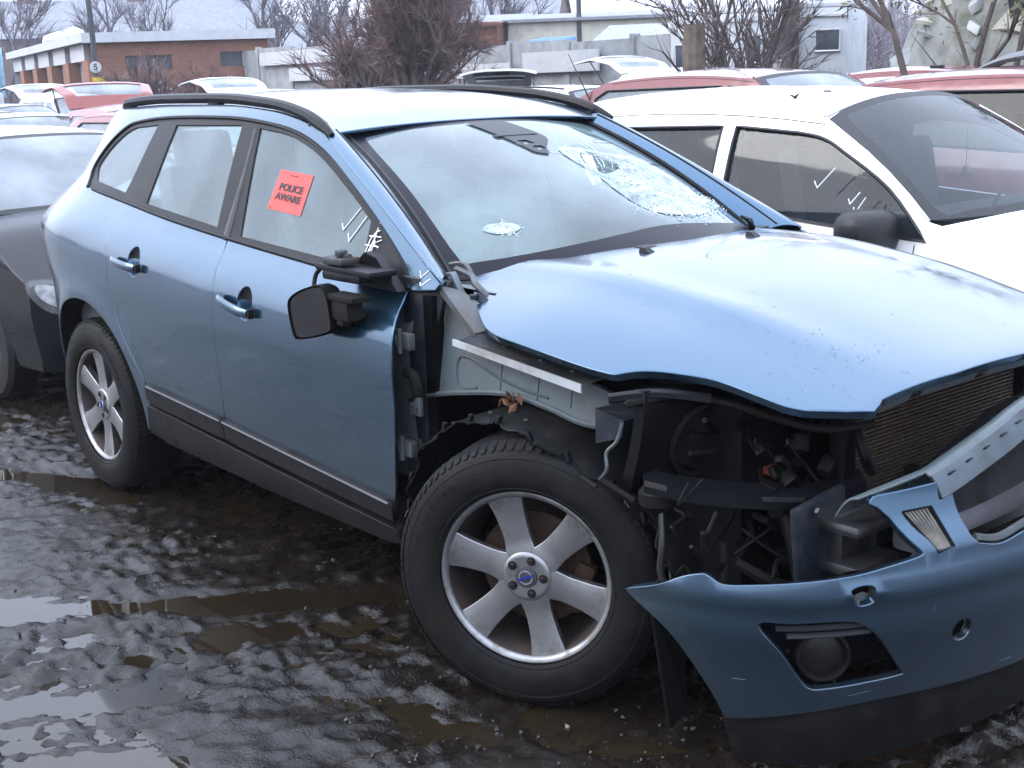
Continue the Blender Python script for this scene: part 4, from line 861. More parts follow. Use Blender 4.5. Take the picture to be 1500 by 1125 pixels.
# door handles: recess cup, grip
def handle(x0, z0, x1, z1, door):
    c = np.array([(x0+x1)/2, (z0+z1)/2])
    cup = [(c[0]+.045+.052*math.cos(a), c[1]+.008+.058*math.sin(a)) for a in np.linspace(0, 2*PI, 20, False)]
    def rec(x, z):
        q = np.sqrt(((x-c[0]-.045)/.052)**2+((z-c[1]-.008)/.058)**2); return np.stack([x, -(hw(x, z)+.000-.024*np.clip(1-q**2, 0, 1)**.6), z], -1)
    panel(cup, rec, .014, rim=0).build('handle_recess', BLUE, door)
    up = [(c[0]+.045+.050*math.cos(a), c[1]+.012+.050*math.sin(a)) for a in np.linspace(.1, PI-.1, 12)]  # black sheet put in for shade over the upper half of the recess
    panel(up, lambda x, z: rec(x, z)-np.array([0, .0018, 0]), .014, rim=0).build('handle_recess_shade', BLK, door)
    pts = [sideN(x0, z0, .012), sideN(x0+.03, z0-.002, .030), sideN(c[0], c[1], .036), sideN(x1-.04, z1+.003, .032), sideN(x1, z1, .020)]
    b = MB(); P = cr(pts, 4); n = len(P); m_ = 10
    for i, p in enumerate(P):
        w = .017*(1-.25*abs(2*i/(n-1)-1)**3)
        for k in range(m_):
            a = 2*PI*k/m_; b.v.append((p[0], p[1]+.009*math.cos(a), p[2]+w*math.sin(a)))
    for i in range(n-1):
        for k in range(m_): b.f.append((i*m_+k, i*m_+(k+1) % m_, (i+1)*m_+(k+1) % m_, (i+1)*m_+k))
    b.f.append(tuple(range(m_))); b.f.append(tuple((n-1)*m_+k for k in range(m_))[::-1])
    b.build('door_handle', BLUE, door)
    b = MB(); b.bbox(sideN(x1+.008, z1-.001, .014), (.016, .022, .034), .006); b.build('handle_end', BLK, door)
HND = ((.390, 1.020, .600, 1.002), (1.243, .958, 1.452, .928))
handle(*HND[0], rd); handle(*HND[1], fd)
# smashed door mirror: base plate, ball joint, housing swinging on its cable
mi = MB(); mi.bbox((2.025, -.900, 1.118), (.29, .10, .020), .008, Matrix.Rotation(.02, 3, 'Y')); mi.bbox((2.01, -.920, 1.098), (.20, .05, .03), .010)
mi.prism([(2.19, 1.062), (2.09, 1.152), (2.03, 1.165), (1.94, 1.10), (1.95, 1.066)], .03, Matrix(((1, 0, 0, 0), (0, 0, 1, -.868), (0, 1, 0, 0), (0, 0, 0, 1))))
mbase = mi.build('mirror_base', BLK, fd)
b = MB(); b.bbox((1.985, -.920, 1.143), (.10, .07, .022), .006); b.bbox((1.995, -.925, 1.165), (.03, .03, .02), .006); b.tube([(1.97, -.92, 1.15), (2.03, -.92, 1.155)], .012, 6); b.build('mirror_bracket', STEEL, mbase)
b = MB(); b.bbox((2.06, -.955, 1.045), (.15, .07, .018), .005); b.bbox((2.055, -.955, 1.008), (.09, .06, .06), .012); b.tube([(2.05, -.955, 1.00), (2.045, -.965, .962)], [.026, .020], 8); b.tube([(2.07, -.955, 1.03), (2.10, -.93, .99), (2.06, -.93, .965)], .008, 6); b.build('mirror_motor', BLKR, mbase)
hous = MB()
hq = [(-.098, -.070), (-.100, .030), (-.080, .070), (-.02, .092), (.05, .100), (.085, .092), (.100, .05), (.096, -.05), (.075, -.078), (0, -.088), (-.07, -.088)]
hqs = cr(hq, 4, True); n = len(hqs)
Mh = Matrix.Translation((1.930, -.985, .990)) @ Matrix.Rotation(math.radians(16), 4, 'Z') @ Matrix.Rotation(math.radians(-10), 4, 'Y') @ Matrix.Diagonal((.80, .9, .80, 1))
rings = [(1.0, -.035), (1.02, -.01), (1.0, .02), (.86, .055), (.5, .075), (.05, .082)]
for sc, d in rings:
    for x, z in hqs: hous.v.append(tuple(Mh @ Vector((x*sc, d, z*sc))))
for i in range(len(rings)-1):
    for k in range(n): hous.f.append((i*n+k, i*n+(k+1) % n, (i+1)*n+(k+1) % n, (i+1)*n+k))
hous.f.append(tuple((len(rings)-1)*n+k for k in range(n)))
ho = hous.build('mirror_housing', BLKR, fd)
b = MB(); b.add([tuple(Mh @ Vector((x*.93, -.028, z*.93))) for x, z in hqs], [tuple(range(n))]); b.build('mirror_backing', mat('mirror_backing', (.020, .020, .023), .30, .3, var=.3, scale=9), ho, smooth=False)
b = MB(); b.tube(cr([(1.91, -.93, 1.125), (1.885, -.945, 1.10), (1.882, -.955, 1.07), (1.895, -.965, 1.045)], 4), .007, 6); b.build('mirror_cable', BLK, fd)
# poster and pen marks on the glass
def gpt(x, z, o=.0): return side(np.array([x]), np.array([z]), -.009+o)[0]
pc = [(1.295, 1.372), (1.506, 1.357), (1.501, 1.230), (1.284, 1.245)]
def quad(u, v, o=.003):
    a, b_, c_, d = [np.array(p) for p in pc]; p = (a*(1-u)+b_*u)*v+(d*(1-u)+c_*u)*(1-v); return gpt(p[0], p[1], o)
b = MB(); g = 8
for i in range(g+1):
    for j in range(g+1): b.v.append(tuple(quad(i/g, j/g)))
for i in range(g):
    for j in range(g): b.f.append((i*(g+1)+j, (i+1)*(g+1)+j, (i+1)*(g+1)+j+1, i*(g+1)+j+1))
post = b.build('notice_sticker', mat('red_sticker', (.62, .07, .06), .6, 0, var=.06, scale=14), fd)
PINK = mat('black_print', (.02, .015, .02), .6, 0, var=.1)
def onposter(u, v): return Vector(quad(u, v, .0045))
Mp = frame(onposter(.5, .5), onposter(1, .5)-onposter(0, .5), onposter(.5, 1)-onposter(.5, 0))
h_ = (onposter(.5, 1)-onposter(.5, 0)).length; wd = (onposter(1, .5)-onposter(0, .5)).length
for ln, yy in (('POLICE', .09), ('AWARE', -.15)):
    o = text_obj('sticker_text', ln, h_*.235, Mp @ Matrix.Translation((0, yy*h_, .0005)), PINK, post, ext=.0002, bold=.0013, sx=.92*wd/(h_*1.0))
b = MB(); b.tube([quad(.35, .90, .004), quad(.58, .905, .004)], .0012, 4); b.tube([quad(.02, .06, .004), quad(.12, .055, .004)], .0010, 4); b.build('sticker_rule', PINK, post)
pen = MB()
strokes(pen, [[(1.752, 1.222), (1.768, 1.203), (1.832, 1.276)], [(1.800, 1.195), (1.815, 1.172), (1.874, 1.250)]], lambda x, z: gpt(x, z, .003), .0024)
strokes(pen, [[(1.985, 1.218), (1.955, 1.21), (1.935, 1.188), (1.925, 1.145)], [(1.925, 1.196), (1.985, 1.196)], [(1.96, 1.235), (1.955, 1.19), (1.935, 1.14)], [(1.992, 1.188), (1.955, 1.176), (1.985, 1.165)], [(1.915, 1.170), (1.985, 1.168)], [(1.98, 1.142), (1.955, 1.15), (1.96, 1.185)], [(1.945, 1.14), (1.95, 1.18)]], lambda x, z: gpt(x, z, .011), .0020)
pen.build('pen_marks', WHITEPEN, fd)
pb = MB(); strokes(pb, [[(2.215, 1.118), (2.225, 1.100), (2.255, 1.122)], [(2.228, 1.088), (2.235, 1.078), (2.27, 1.100)]], lambda x, z: sideN(x, z, .002), .0018); pb.build('pillar_pen_marks', WHITEPEN, car)
# ---- tail: tailgate, rear lamp, bumper (mostly turned away)
def tailf(s, z):
    a = np.abs(s); zz = np.clip(z, .38, 1.56); xe = np.interp(zz, [p[1] for p in rear_edge[::-1]], [p[0] for p in rear_edge[::-1]])
    w = hw(xe, zz); return np.stack([xe-.10*(1-a**3)-.0*z, s*w, z], -1)
panel([(-1, .40), (1, .40), (1, .74), (-1, .74)], tailf, .1, flip=True).build('rear_bumper', BLUE, car)
panel([(-.98, .745), (.98, .745), (.98, 1.52), (-.98, 1.52)], tailf, .08, flip=True, holes=[[(-.8, 1.12), (.8, 1.12), (.74, 1.47), (-.74, 1.47)]]).build('tailgate', BLUE, car)
panel([(-.82, 1.10), (.82, 1.10), (.76, 1.49), (-.76, 1.49)], lambda s, z: tailf(s, z)+np.array([.008, 0, 0]), .1, rim=0, flip=True).build('rear_screen', GLASS, car)
for sg in (-1, 1):
    lp = [(-.872, 1.02), (-.80, 1.02), (-.80, 1.14), (-.775, 1.22), (-.715, 1.40), (-.735, 1.42), (-.80, 1.36), (-.875, 1.20), (-.905, 1.05)]
    o = panel(lp, lambda x, z: side(x, z, .008), .03, rim=.012).build('tail_lamp', REDL, car); o.scale = (1, -sg, 1)
# ---- wheels
def wheel_proto():
    """alloy wheel about local z = outward; six flared spokes, five bolts, tyre"""
    m = MB(); m.lathe([(.2385, -.125), (.240, .094), (.2405, .100), (.236, .104), (.229, .103), (.2235, .098), (.219, .086), (.212, .05), (.205, -.02), (.200, -.12)], 56)
    rim = m.build('wheel', ALLOYIN)
    m = MB(); m.lathe([(.2410, .096), (.2405, .1035), (.236, .1065), (.229, .1055), (.224, .101), (.221, .095)], 64); m.build('rim_lip', ALLOY, rim)
    zf = pchip([.0, .06, .10, .15, .20, .226], [.090, .089, .086, .088, .093, .097])
    wf = pchip([.045, .07, .11, .16, .20, .226], [.044, .040, .035, .038, .044, .051])
    def sps(r, y): return np.stack([r, y, zf(r)-.003*(y/wf(r))**2], -1)
    rr_ = np.linspace(.045, .226, 14); sm = panel([(r, -float(wf(r))) for r in rr_]+[(r, float(wf(r))) for r in rr_[::-1]], sps, .012, rim=.030)
    for k in range(6):
        o = sm.build('spoke', ALLOY, rim) if k == 0 else sp0.copy()
        if k == 0: sp0 = o
        else: COL.objects.link(o)
        o.parent = rim; o.rotation_euler = (0, 0, k*PI/3+.10)
    m = MB(); m.lathe([(.0001, .0915), (.034, .0920), (.054, .0940), (.062, .0935), (.0675, .0895), (.0685, .070), (.064, .05)], 64); m.build('hub', ALLOY, rim)
    m = MB(); m.lathe([(.0001, .0985), (.020, .0985), (.029, .097), (.031, .090)], 28); cap = m.build('hub_cap', mat('cap_dark', (.07, .075, .085), .35, .5), rim)
    m = MB(); m.lathe([(.0155, .0988), (.0160, .1002), (.0195, .1002), (.020, .0988)], 28); m.build('badge_ring', mat('badge_silver', (.6, .6, .62), .25, .9), cap)
    m = MB(); m.box((0, 0, .1008), (.040, .0075, .0016), Matrix.Rotation(.75, 3, 'Z')); m.build('badge_bar', mat('badge_blue', (.02, .035, .22), .3, .2), cap)
    for k in range(5):
        a = 2*PI*k/5+.35; x, y = .0475*math.cos(a), .0475*math.sin(a); T = Matrix.Translation((x, y, 0))
        m = MB(); m.lathe([(.0001, .0947), (.0125, .0947), (.0130, .0930)], 16, T); m.lathe([(.0001, .0985), (.0055, .0985), (.0075, .0970), (.0078, .0945)], 6, T)  # flat dark disc stands in for the shade of a deep bolt recess
        m.build('wheel_bolt', mat('bolt_and_recess_shade', (.018, .016, .015), .5, .5, var=.3), rim)
    # tyre with shoulder blocks and rib grooves
    m = MB(); pr_ = [(.238, -.112), (.250, -.119), (.280, -.1245), (.315, -.121), (.343, -.112), (.357, -.098), (.3655, -.078)]
    for c in (-.055, -.02, .02, .055): pr_ += [(.368, c-.006), (.361, c-.0045), (.361, c+.0045), (.368, c+.006)]
    pr_ += [(.3655, .078), (.357, .098), (.343, .112), (.330, .1175), (.328, .1168), (.322, .1195), (.300, .1235), (.280, .1245), (.262, .1215), (.252, .1165), (.249, .1170), (.240, .110)]
    m.lathe(pr_, 72); ty = m.build('tyre', TYRE, rim, ang=.5)
    m = MB()
    for k in range(84):
        a = 2*PI*k/84; Rz = Matrix.Rotation(a, 4, 'Z')
        for sg in (-1, 1):
            vs = [Rz @ Vector(p) for p in ((.3665, -.012, sg*.068), (.3665, .012, sg*.068), (.3585, .012, sg*.1), (.3585, -.012, sg*.1), (.3695, -.0095, sg*.066), (.3695, .0095, sg*.066), (.3605, .009, sg*.1015), (.3605, -.009, sg*.1015), (.351, -.006, sg*.1095), (.351, .006, sg*.1095))]
            fs = [(4, 5, 6, 7), (0, 4, 7, 3), (1, 2, 6, 5), (0, 1, 5, 4), (7, 6, 9, 8), (6, 2, 9), (7, 8, 3)]
            m.add(vs, fs)
    m.build('tread_blocks', TYRE, rim, smooth=False, kind='stuff')
    # raised lettering blips on the sidewall
    m = MB()
    for k in list(range(0, 9))+list(range(30, 39)):
        a = 2*PI*k/72; Rz = Matrix.Rotation(a, 4, 'Z'); m.box(Rz @ Vector((.303, 0, .1236)), (.014, .010, .0022), Rz.to_3x3())
    m.build('sidewall_lettering', TYRE, rim, smooth=False, kind='stuff')
    m = MB(); m.lathe([(.155, .000), (.155, .012), (.09, .014), (.085, .03), (.06, .032)], 40); m.lathe([(.155, .000), (.06, -.002)], 40); m.build('brake_disc', RUST, rim)
    m = MB()
    m.bbox((.128, 0, .004), (.06, .15, .05), .02); m.build('brake_caliper', RUST, rim)
    return rim
wp = wheel_proto()
def place_wheel(o, parent, x, y, z, steer, spin, name='wheel'):
    s = 1 if y < 0 else -1
    M = Matrix.Translation((x, y, z)) @ Matrix.Rotation(steer, 4, 'Z') @ Matrix.Rotation(PI/2*s, 4, 'X') @ Matrix.Rotation(spin, 4, 'Z')
    o.parent = parent; o.matrix_local = M
TRK_R, TRK_F = .795, .812
place_wheel(wp, car, 2.716, -.822, .367, math.radians(29.5), math.radians(-21))
for (x, y, st, sp) in ((0, -TRK_R, 0, .45), (2.774, TRK_F, math.radians(33), 1.0), (0, TRK_R, 0, .7)):
    place_wheel(copy_tree(wp), car, x, y, .366, st, sp)
# ---- structure exposed where the front wing is missing
def pl(y): return lambda x, z: np.stack([x, np.full_like(x, y), z], -1)
def yprof(x, z):      # inner apron leans inwards and forwards
    return np.stack([x, -.80+.05*np.clip((z-.75)/.3, 0, 1)+.06*np.clip((x-2.35)/.6, 0, 1)-.012*np.exp(-(((x-2.50)/.05)**2))*0, z], -1)
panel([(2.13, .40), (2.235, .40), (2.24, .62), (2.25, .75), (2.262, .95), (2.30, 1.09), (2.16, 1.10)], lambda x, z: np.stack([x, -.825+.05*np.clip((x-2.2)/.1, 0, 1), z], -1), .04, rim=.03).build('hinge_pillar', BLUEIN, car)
rib = [(2.335, .86), (2.35, .89), (2.41, .885), (2.49, .855), (2.49, .845), (2.41, .872), (2.36, .876), (2.348, .855), (2.365, .80), (2.43, .808), (2.43, .798), (2.355, .79)]
ap = panel([(2.190, 1.095), (2.285, 1.112), (2.325, 1.055), (2.40, .975), (2.475, .915), (2.60, .892), (2.86, .868), (2.975, .835), (2.985, .778), (2.84, .768), (2.71, .790), (2.56, .806), (2.36, .782), (2.215, .752), (2.222, .94)], yprof, .03, rim=.02).build('inner_wing_apron', GREYP, car)
b = MB()
b.tube([tuple(yprof(np.array([x]), np.array([z]))[0]+np.array([0, -.001, 0])) for x, z in cr([(2.345, .87), (2.36, .885), (2.41, .880), (2.49, .850), (2.60, .825), (2.70, .815)], 4)], .004, 5)
b.tube([tuple(yprof(np.array([x]), np.array([z]))[0]+np.array([0, -.001, 0])) for x, z in cr([(2.345, .87), (2.345, .83), (2.365, .80), (2.43, .805)], 4)], .004, 5)
b.tube([tuple(yprof(np.array([x]), np.array([z]))[0]+np.array([0, -.001, 0])) for x, z in cr([(2.285, 1.10), (2.27, 1.0), (2.26, .9), (2.255, .80)], 4)], .006, 5)
for x in (2.52, 2.66, 2.78): b.tube([tuple(yprof(np.array([x]), np.array([z]))[0]+np.array([0, -.001, 0])) for z in (.80, .885)], .0018, 4)
b.build('pressed_ridge', GREYP, ap)
b = MB(); b.tube(cr([tuple(yprof(np.array([x]), np.array([z]))[0]+np.array([0, -.006, 0])) for x, z in ((2.215, .752), (2.36, .782), (2.56, .806), (2.71, .790), (2.84, .768), (2.985, .778))], 5), .008, 6); b.build('apron_lip', GREYP, ap)
b = MB(); b.add([(2.40, -.835, .944), (2.905, -.825, .893), (2.93, -.765, .905), (2.44, -.745, .968), (2.40, -.835, .932), (2.905, -.825, .874), (2.905, -.820, .874), (2.40, -.830, .932)], [(0, 1, 2, 3), (4, 5, 1, 0), (6, 7, 4, 5)]); fl = b.build('wing_mounting_rail', GREYP, car, smooth=False)
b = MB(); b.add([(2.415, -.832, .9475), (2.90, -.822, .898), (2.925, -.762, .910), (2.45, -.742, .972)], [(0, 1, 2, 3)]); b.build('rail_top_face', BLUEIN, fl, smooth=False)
b = MB(); b.add([(2.398, -.838, .948), (2.908, -.828, .897), (2.908, -.828, .874), (2.398, -.838, .930), (2.398, -.833, .948), (2.908, -.823, .897), (2.908, -.823, .874), (2.398, -.833, .930)], [(0, 1, 2, 3)[::-1], (4, 5, 6, 7), (0, 4, 5, 1), (3, 2, 6, 7)]); b.build('rail_white_edge', mat('pale_edge', (.40, .42, .43), .45, .1, var=.12, dirt=(.12, .07, .04), dirt_amt=.25), fl, smooth=False)
b = MB()
for x in (2.44, 2.57, 2.72, 2.84):
    z = np.interp(x, [2.4, 2.93], [.955, .904]); b.lathe([(.010, 0), (.010, .006), (.006, .007), (.0001, .007)], 8, Matrix.Translation((x, -.79, z)))
b.build('rail_bolts', STEEL, fl, kind='stuff')
# strut-tower top bracket beside the scuttle
b = MB(); b.add([(2.30, -.80, 1.085), (2.36, -.765, 1.07), (2.50, -.72, .985), (2.44, -.79, .962), (2.30, -.80, 1.06), (2.44, -.79, .94)], [(0, 1, 2, 3), (0, 3, 5, 4)]); b.build('strut_bracket', GALV, car, smooth=False)
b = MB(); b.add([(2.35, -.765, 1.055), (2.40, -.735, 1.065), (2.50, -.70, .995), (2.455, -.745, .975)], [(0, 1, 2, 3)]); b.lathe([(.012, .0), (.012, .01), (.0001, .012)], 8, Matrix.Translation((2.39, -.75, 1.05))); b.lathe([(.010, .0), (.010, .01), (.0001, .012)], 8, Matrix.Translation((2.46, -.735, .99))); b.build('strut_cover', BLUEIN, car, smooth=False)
b = MB(); b.tube(cr([(2.27, -.72, 1.12), (2.32, -.70, 1.10), (2.36, -.715, 1.08), (2.40, -.70, 1.045), (2.45, -.70, 1.02)], 4), [.010]*17, 6); b.tube(cr([(2.22, -.70, 1.125), (2.28, -.69, 1.13), (2.33, -.70, 1.09)], 4), .007, 6); b.build('bonnet_hinge', GALV, car)
# door hinges and check bracket
for (x, z) in ((2.205, .925), (2.19, .605)):
    b = MB(); b.bbox((x+.022, -.872, z), (.055, .025, .048), .006); b.bbox((x-.010, -.888, z+.004), (.03, .02, .030), .004); b.tube([(x+.005, -.885, z-.036), (x+.005, -.885, z+.036)], .009, 8); b.build('door_hinge', GALV, car)
b = MB(); b.bbox((2.245, -.862, .735), (.055, .012, .055), .004); b.tube([(2.235, -.868, .74), (2.235, -.874, .74)], .006, 6); b.tube([(2.255, -.868, .735), (2.255, -.874, .735)], .006, 6); b.build('wing_bracket', GALV, car)
b = MB(); b.tube(cr([(2.20, -.86, .83), (2.235, -.858, .82), (2.25, -.855, .775), (2.22, -.855, .745)], 5), .017, 8); b.build('rubber_boot', BLKR, car)
# arch liner: drooping shell with a torn, clip-studded edge
lin = cr([(2.215, .36), (2.228, .436), (2.262, .547), (2.362, .669), (2.50, .735), (2.64, .762), (2.78, .745), (2.90, .690), (3.01, .605), (3.085, .513), (3.13, .42), (3.15, .30)], 6)
b = MB(); nl = len(lin); rows = [(-.895, 0., .0), (-.885, .006, .2), (-.84, .012, .4), (-.76, .018, .2), (-.66, .02, 0), (-.50, .02, 0)]
for ri, (y, up, wv) in enumerate(rows):
    for i, (x, z) in enumerate(lin):
        dx, dz = x-2.72, z-.36; l = math.hypot(dx, dz); wob = (.0055*math.sin(i*1.7)+.0045*math.sin(i*.83+1))*(1 if ri == 0 else wv)
        b.v.append((x+dx/l*(up+wob), y+(.012*math.sin(i*1.1+.5) if ri == 0 else 0)+.15*min(1, max(0, (x-2.82)/.25)), z+dz/l*(up+wob)))
for r_ in range(len(rows)-1):
    for i in range(nl-1): b.f.append((r_*nl+i, r_*nl+i+1, (r_+1)*nl+i+1, (r_+1)*nl+i))
ln_ = b.build('arch_liner', BLKR, car)
b = MB(); b.tube([b_ for b_ in [ln_.data.vertices[i].co.copy() for i in range(nl)]], .0028, 5); b.build('liner_edge', BLK, ln_)
cl = MB()
for i in range(6, nl-14, 5):
    p = ln_.data.vertices[nl+i].co; q = ln_.data.vertices[i].co; m_ = (p*.6+q*.4); cl.bbox((m_.x, m_.y-.006, m_.z+.006), (.012, .014, .03), .004, Matrix.Rotation(R.uniform(-.6, .6), 3, 'Y'))
cl.build('liner_clips', BLK, ln_, kind='stuff')
b = MB()
for i in (9, 20, 27, 33): p = ln_.data.vertices[2*nl+i].co; b.lathe([(.007, 0), (.006, .004), (.0001, .005)], 8, Matrix.Translation(p+Vector((0, -.004, .003))))
b.build('liner_screws', STEEL, ln_, kind='stuff')
b = MB()     # leaf litter caught on the liner
for k in range(9):
    p = Vector((2.60+R.uniform(-.04, .04), -.80+R.uniform(-.03, .03), .80+R.uniform(-.01, .01))); Rm = Matrix.Rotation(R.uniform(0, 6), 3, (R.uniform(-1, 1), R.uniform(-1, 1), R.uniform(-1, 1))); q = [Rm @ Vector(v)+p for v in ((-.018, 0, 0), (0, .010, .004), (.020, 0, 0), (0, -.010, .003))]; b.add(q, [(0, 1, 2, 3)])
b.build('dead_leaves', mat('dead_leaf', (.10, .045, .02), .8, 0, var=.4), ln_, smooth=False, kind='stuff')
# mud flap hanging behind bumper
b = MB(); b.add([(3.15, -.84, .42), (3.17, -.74, .44), (3.20, -.76, .10), (3.18, -.80, .05), (3.14, -.84, .42), (3.16, -.74, .44), (3.19, -.76, .10), (3.17, -.80, .05)], [(0, 1, 2, 3), (7, 6, 5, 4), (0, 3, 7, 4), (1, 5, 6, 2), (3, 2, 6, 7)]); b.build('torn_splash_guard', VOID, car, smooth=False)
# ---- engine bay front, headlamp recess
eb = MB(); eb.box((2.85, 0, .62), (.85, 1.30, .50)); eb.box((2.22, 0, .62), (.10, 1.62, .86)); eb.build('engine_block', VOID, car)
ub = MB(); ub.box((1.15, 0, .30), (3.7, 1.44, .10)); ub.box((1.1, 0, .42), (2.1, 1.66, .14)); ub.box((3.1, 0, .30), (.6, 1.0, .12)); ub.tube([(-.6, .3, .26), (1.8, .25, .24)], .05, 8); ub.tube([(0, -.68, .36), (0, .68, .36)], .05, 8); ub.tube([(2.774, -.68, .36), (2.774, .68, .36)], .045, 8); ub.box((-.45, 0, .42), (.75, 1.3, .25)); ub.build('underbody', VOID, car, smooth=False)
# wheelhouse inner walls so that the arches are closed
for x0, x1, sg in ((2.27, 3.15, -1), (2.27, 3.15, 1), (-.52, .48, -1), (-.52, .48, 1)):
    b = MB(); b.add([(x0, sg*.60, .2), (x1, sg*.60, .2), (x1, sg*.60, .9), (x0, sg*.60, .9)], [(0, 1, 2, 3)])
    if x0 < 1:
        n_ = 20; a_ = np.linspace(PI, 0, n_); o0 = len(b.v)
        for a in a_: b.v += [(.44*math.cos(a), sg*.60, .365+.44*math.sin(a)), (.47*math.cos(a), sg*(float(hw(.47*math.cos(a), .365+.46*math.sin(a)))-.01), .365+.462*math.sin(a))]
        b.f += [(o0+2*i, o0+2*i+1, o0+2*i+3, o0+2*i+2) for i in range(n_-1)]
    b.build('wheelhouse', BLKR, car)
# headlamp bay moulding with its round opening
def bay(y, z): return np.stack([3.20-.10*np.clip((-.35-y)/.5, 0, 1)+.03*np.sin(z*9), y, z], -1)
circ = lambda cy, cz, ry, rz, n=26: [(cy+ry*math.cos(a), cz+rz*math.sin(a)) for a in np.linspace(0, 2*PI, n, False)]
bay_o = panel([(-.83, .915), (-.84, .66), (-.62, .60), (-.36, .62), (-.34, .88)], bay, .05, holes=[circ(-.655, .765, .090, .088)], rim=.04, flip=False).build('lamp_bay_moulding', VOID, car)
b = MB(); b.tube([tuple(bay(np.array([y]), np.array([z]))[0]+np.array([.004, 0, 0])) for y, z in circ(-.655, .765, .092, .090)+[circ(-.655, .765, .092, .090)[0]]], .008, 6); b.build('lamp_bay_ring', BLKR, bay_o)
b = MB(); b.tube(cr([(3.10, -.86, .885), (3.17, -.76, .897), (3.26, -.68, .880), (3.34, -.61, .845), (3.42, -.52, .815), (3.47, -.40, .815)], 6), .010, 6); b.build('bay_upper_edge', BLKR, car)
b = MB(); b.tube(cr([(3.06, -.88, .895), (3.14, -.80, .905), (3.24, -.72, .895)], 5), .013, 6); b.build('bonnet_seal', BLK, car)
b = MB(); b.add([(2.96, -.83, .845), (3.07, -.84, .835), (3.06, -.84, .79), (2.96, -.83, .755), (2.96, -.74, .845), (3.07, -.76, .835), (3.06, -.76, .79), (2.96, -.74, .755)], [(0, 1, 2, 3)[::-1], (4, 5, 6, 7), (0, 4, 5, 1), (2, 6, 7, 3), (1, 5, 6, 2)]); b.build('apron_end_plate', BLUEIN, car, smooth=False)
b = MB(); b.tube(cr([(3.085, -.86, .835), (3.075, -.87, .79), (3.05, -.88, .76), (3.055, -.885, .72), (3.03, -.885, .69)], 5), .0045, 6); b.build('sprung_trim_strip', GALV, car)
b = MB(); b.tube([(2.98, -.90, .69), (3.035, -.90, .675)], .005, 5); b.tube([(3.03, -.885, .69), (3.10, -.84, .64)], .011, 6); b.build('stay_bracket', BLKR, car)
# lower headlamp cross-piece, chipped bright edge
b = MB(); P = cr([(3.14, -.845, .70), (3.24, -.80, .688), (3.34, -.70, .672), (3.43, -.56, .660), (3.47, -.42, .672)], 5)
for p in P: b.v += [(p[0], p[1], p[2]), (p[0]-.06, p[1]+.05, p[2]+.012), (p[0], p[1], p[2]-.030), (p[0]-.06, p[1]+.05, p[2]-.030)]
for i in range(len(P)-1): o = 4*i; b.f += [(o, o+4, o+5, o+1), (o+2, o+6, o+4, o), (o+3, o+7, o+6, o+2)]
xp = b.build('lamp_crossmember', BLK, car, smooth=False)
for t0, t1, o in ((0, 3, .002), (11, 14, .004)):
    b = MB()
    for p in P[t0:t1+1]: b.v += [(p[0]+.003, p[1]-.003, p[2]+.003), (p[0]+.003, p[1]-.003, p[2]-.013+o)]
    b.f = [(2*i, 2*i+2, 2*i+3, 2*i+1) for i in range(t1-t0)]; b.build('chipped_edge', STEEL, xp, smooth=False)
# crash-beam end plate and crush can
b = MB(); b.bbox((3.47, -.60, .575), (.02, .19, .215), .03, Matrix.Rotation(.12, 3, 'X')); cp = b.build('crash_beam_plate', BLUEIN, car)
b = MB(); b.bbox((3.53, -.535, .620), (.12, .17, .030), .012); b.bbox((3.53, -.530, .520), (.12, .17, .030), .012); b.bbox((3.50, -.52, .57), (.05, .14, .08), .01); b.tube([(3.49, -.64, .655), (3.50, -.64, .655)], .012, 6); b.build('crush_can', STEEL, cp)
b = MB(); b.tube(cr([(3.56, -.43, .60), (3.60, -.40, .56), (3.60, -.42, .50), (3.56, -.44, .49)], 4), .013, 6); b.build('tow_loop', STEEL, cp)
b = MB(); b.bbox((3.60, .05, .590), (.07, 1.02, .105), .02); b.build('bumper_beam', mat('pale_foam', (.16, .15, .165), .7, 0, var=.15, scale=12, dirt=(.1, .08, .07), dirt_amt=.3), car)
# radiator, cowl and clutter
b = MB(); b.box((3.38, -.02, .70), (.03, .78, .36)); ra = b.build('radiator', mat('radiator_core', (.04, .026, .02), .6, .35, var=.35, scale=30), car)
b = MB()
for k in range(34): b.box((3.399, -.02, .53+.34*k/33), (.008, .74, .0042))
b.build('radiator_tubes', mat('radiator_tube', (.12, .088, .070), .5, .5, var=.5, scale=60), ra, smooth=False, kind='stuff')
b = MB()
for k in range(120): b.box((3.3965, -.385+.73*k/119, .70), (.004, .0014, .34))
b.build('radiator_fins', mat('radiator_fin', (.065, .042, .03), .5, .5, var=.5, scale=50), ra, smooth=False, kind='stuff')
b = MB(); b.bbox((3.40, -.425, .70), (.05, .05, .40), .01); b.bbox((3.40, .40, .70), (.05, .06, .40), .01); b.bbox((3.41, 0, .885), (.07, 1.1, .035), .01); b.bbox((3.41, 0, .50), (.06, 1.0, .04), .01); b.build('radiator_frame', VOID, ra)
b = MB(); b.bbox((3.45, -.20, .64), (.03, .03, .05), .006); b.build('sensor_stub', BLKR, car)
b = MB(); b.tube(cr([(3.42, -.40, .80), (3.46, -.42, .74), (3.44, -.36, .68)], 5), .014, 6); b.build('hose_stub', BLKR, car)
for k in range(26):         # crumpled bits, connectors and hoses in the recess
    p = Vector((R.uniform(3.22, 3.40), R.uniform(-.62, -.42), R.uniform(.56, .86))); b = MB()
    b.bbox(p, (R.uniform(.02, .06), R.uniform(.02, .06), R.uniform(.015, .05)), .008, Matrix.Rotation(R.uniform(-.8, .8), 3, 'X') @ Matrix.Rotation(R.uniform(-.8, .8), 3, 'Y')); b.build('broken_lamp_fragment', R.choice((VOID, VOID, VOID, BLKR)), car, smooth=False)
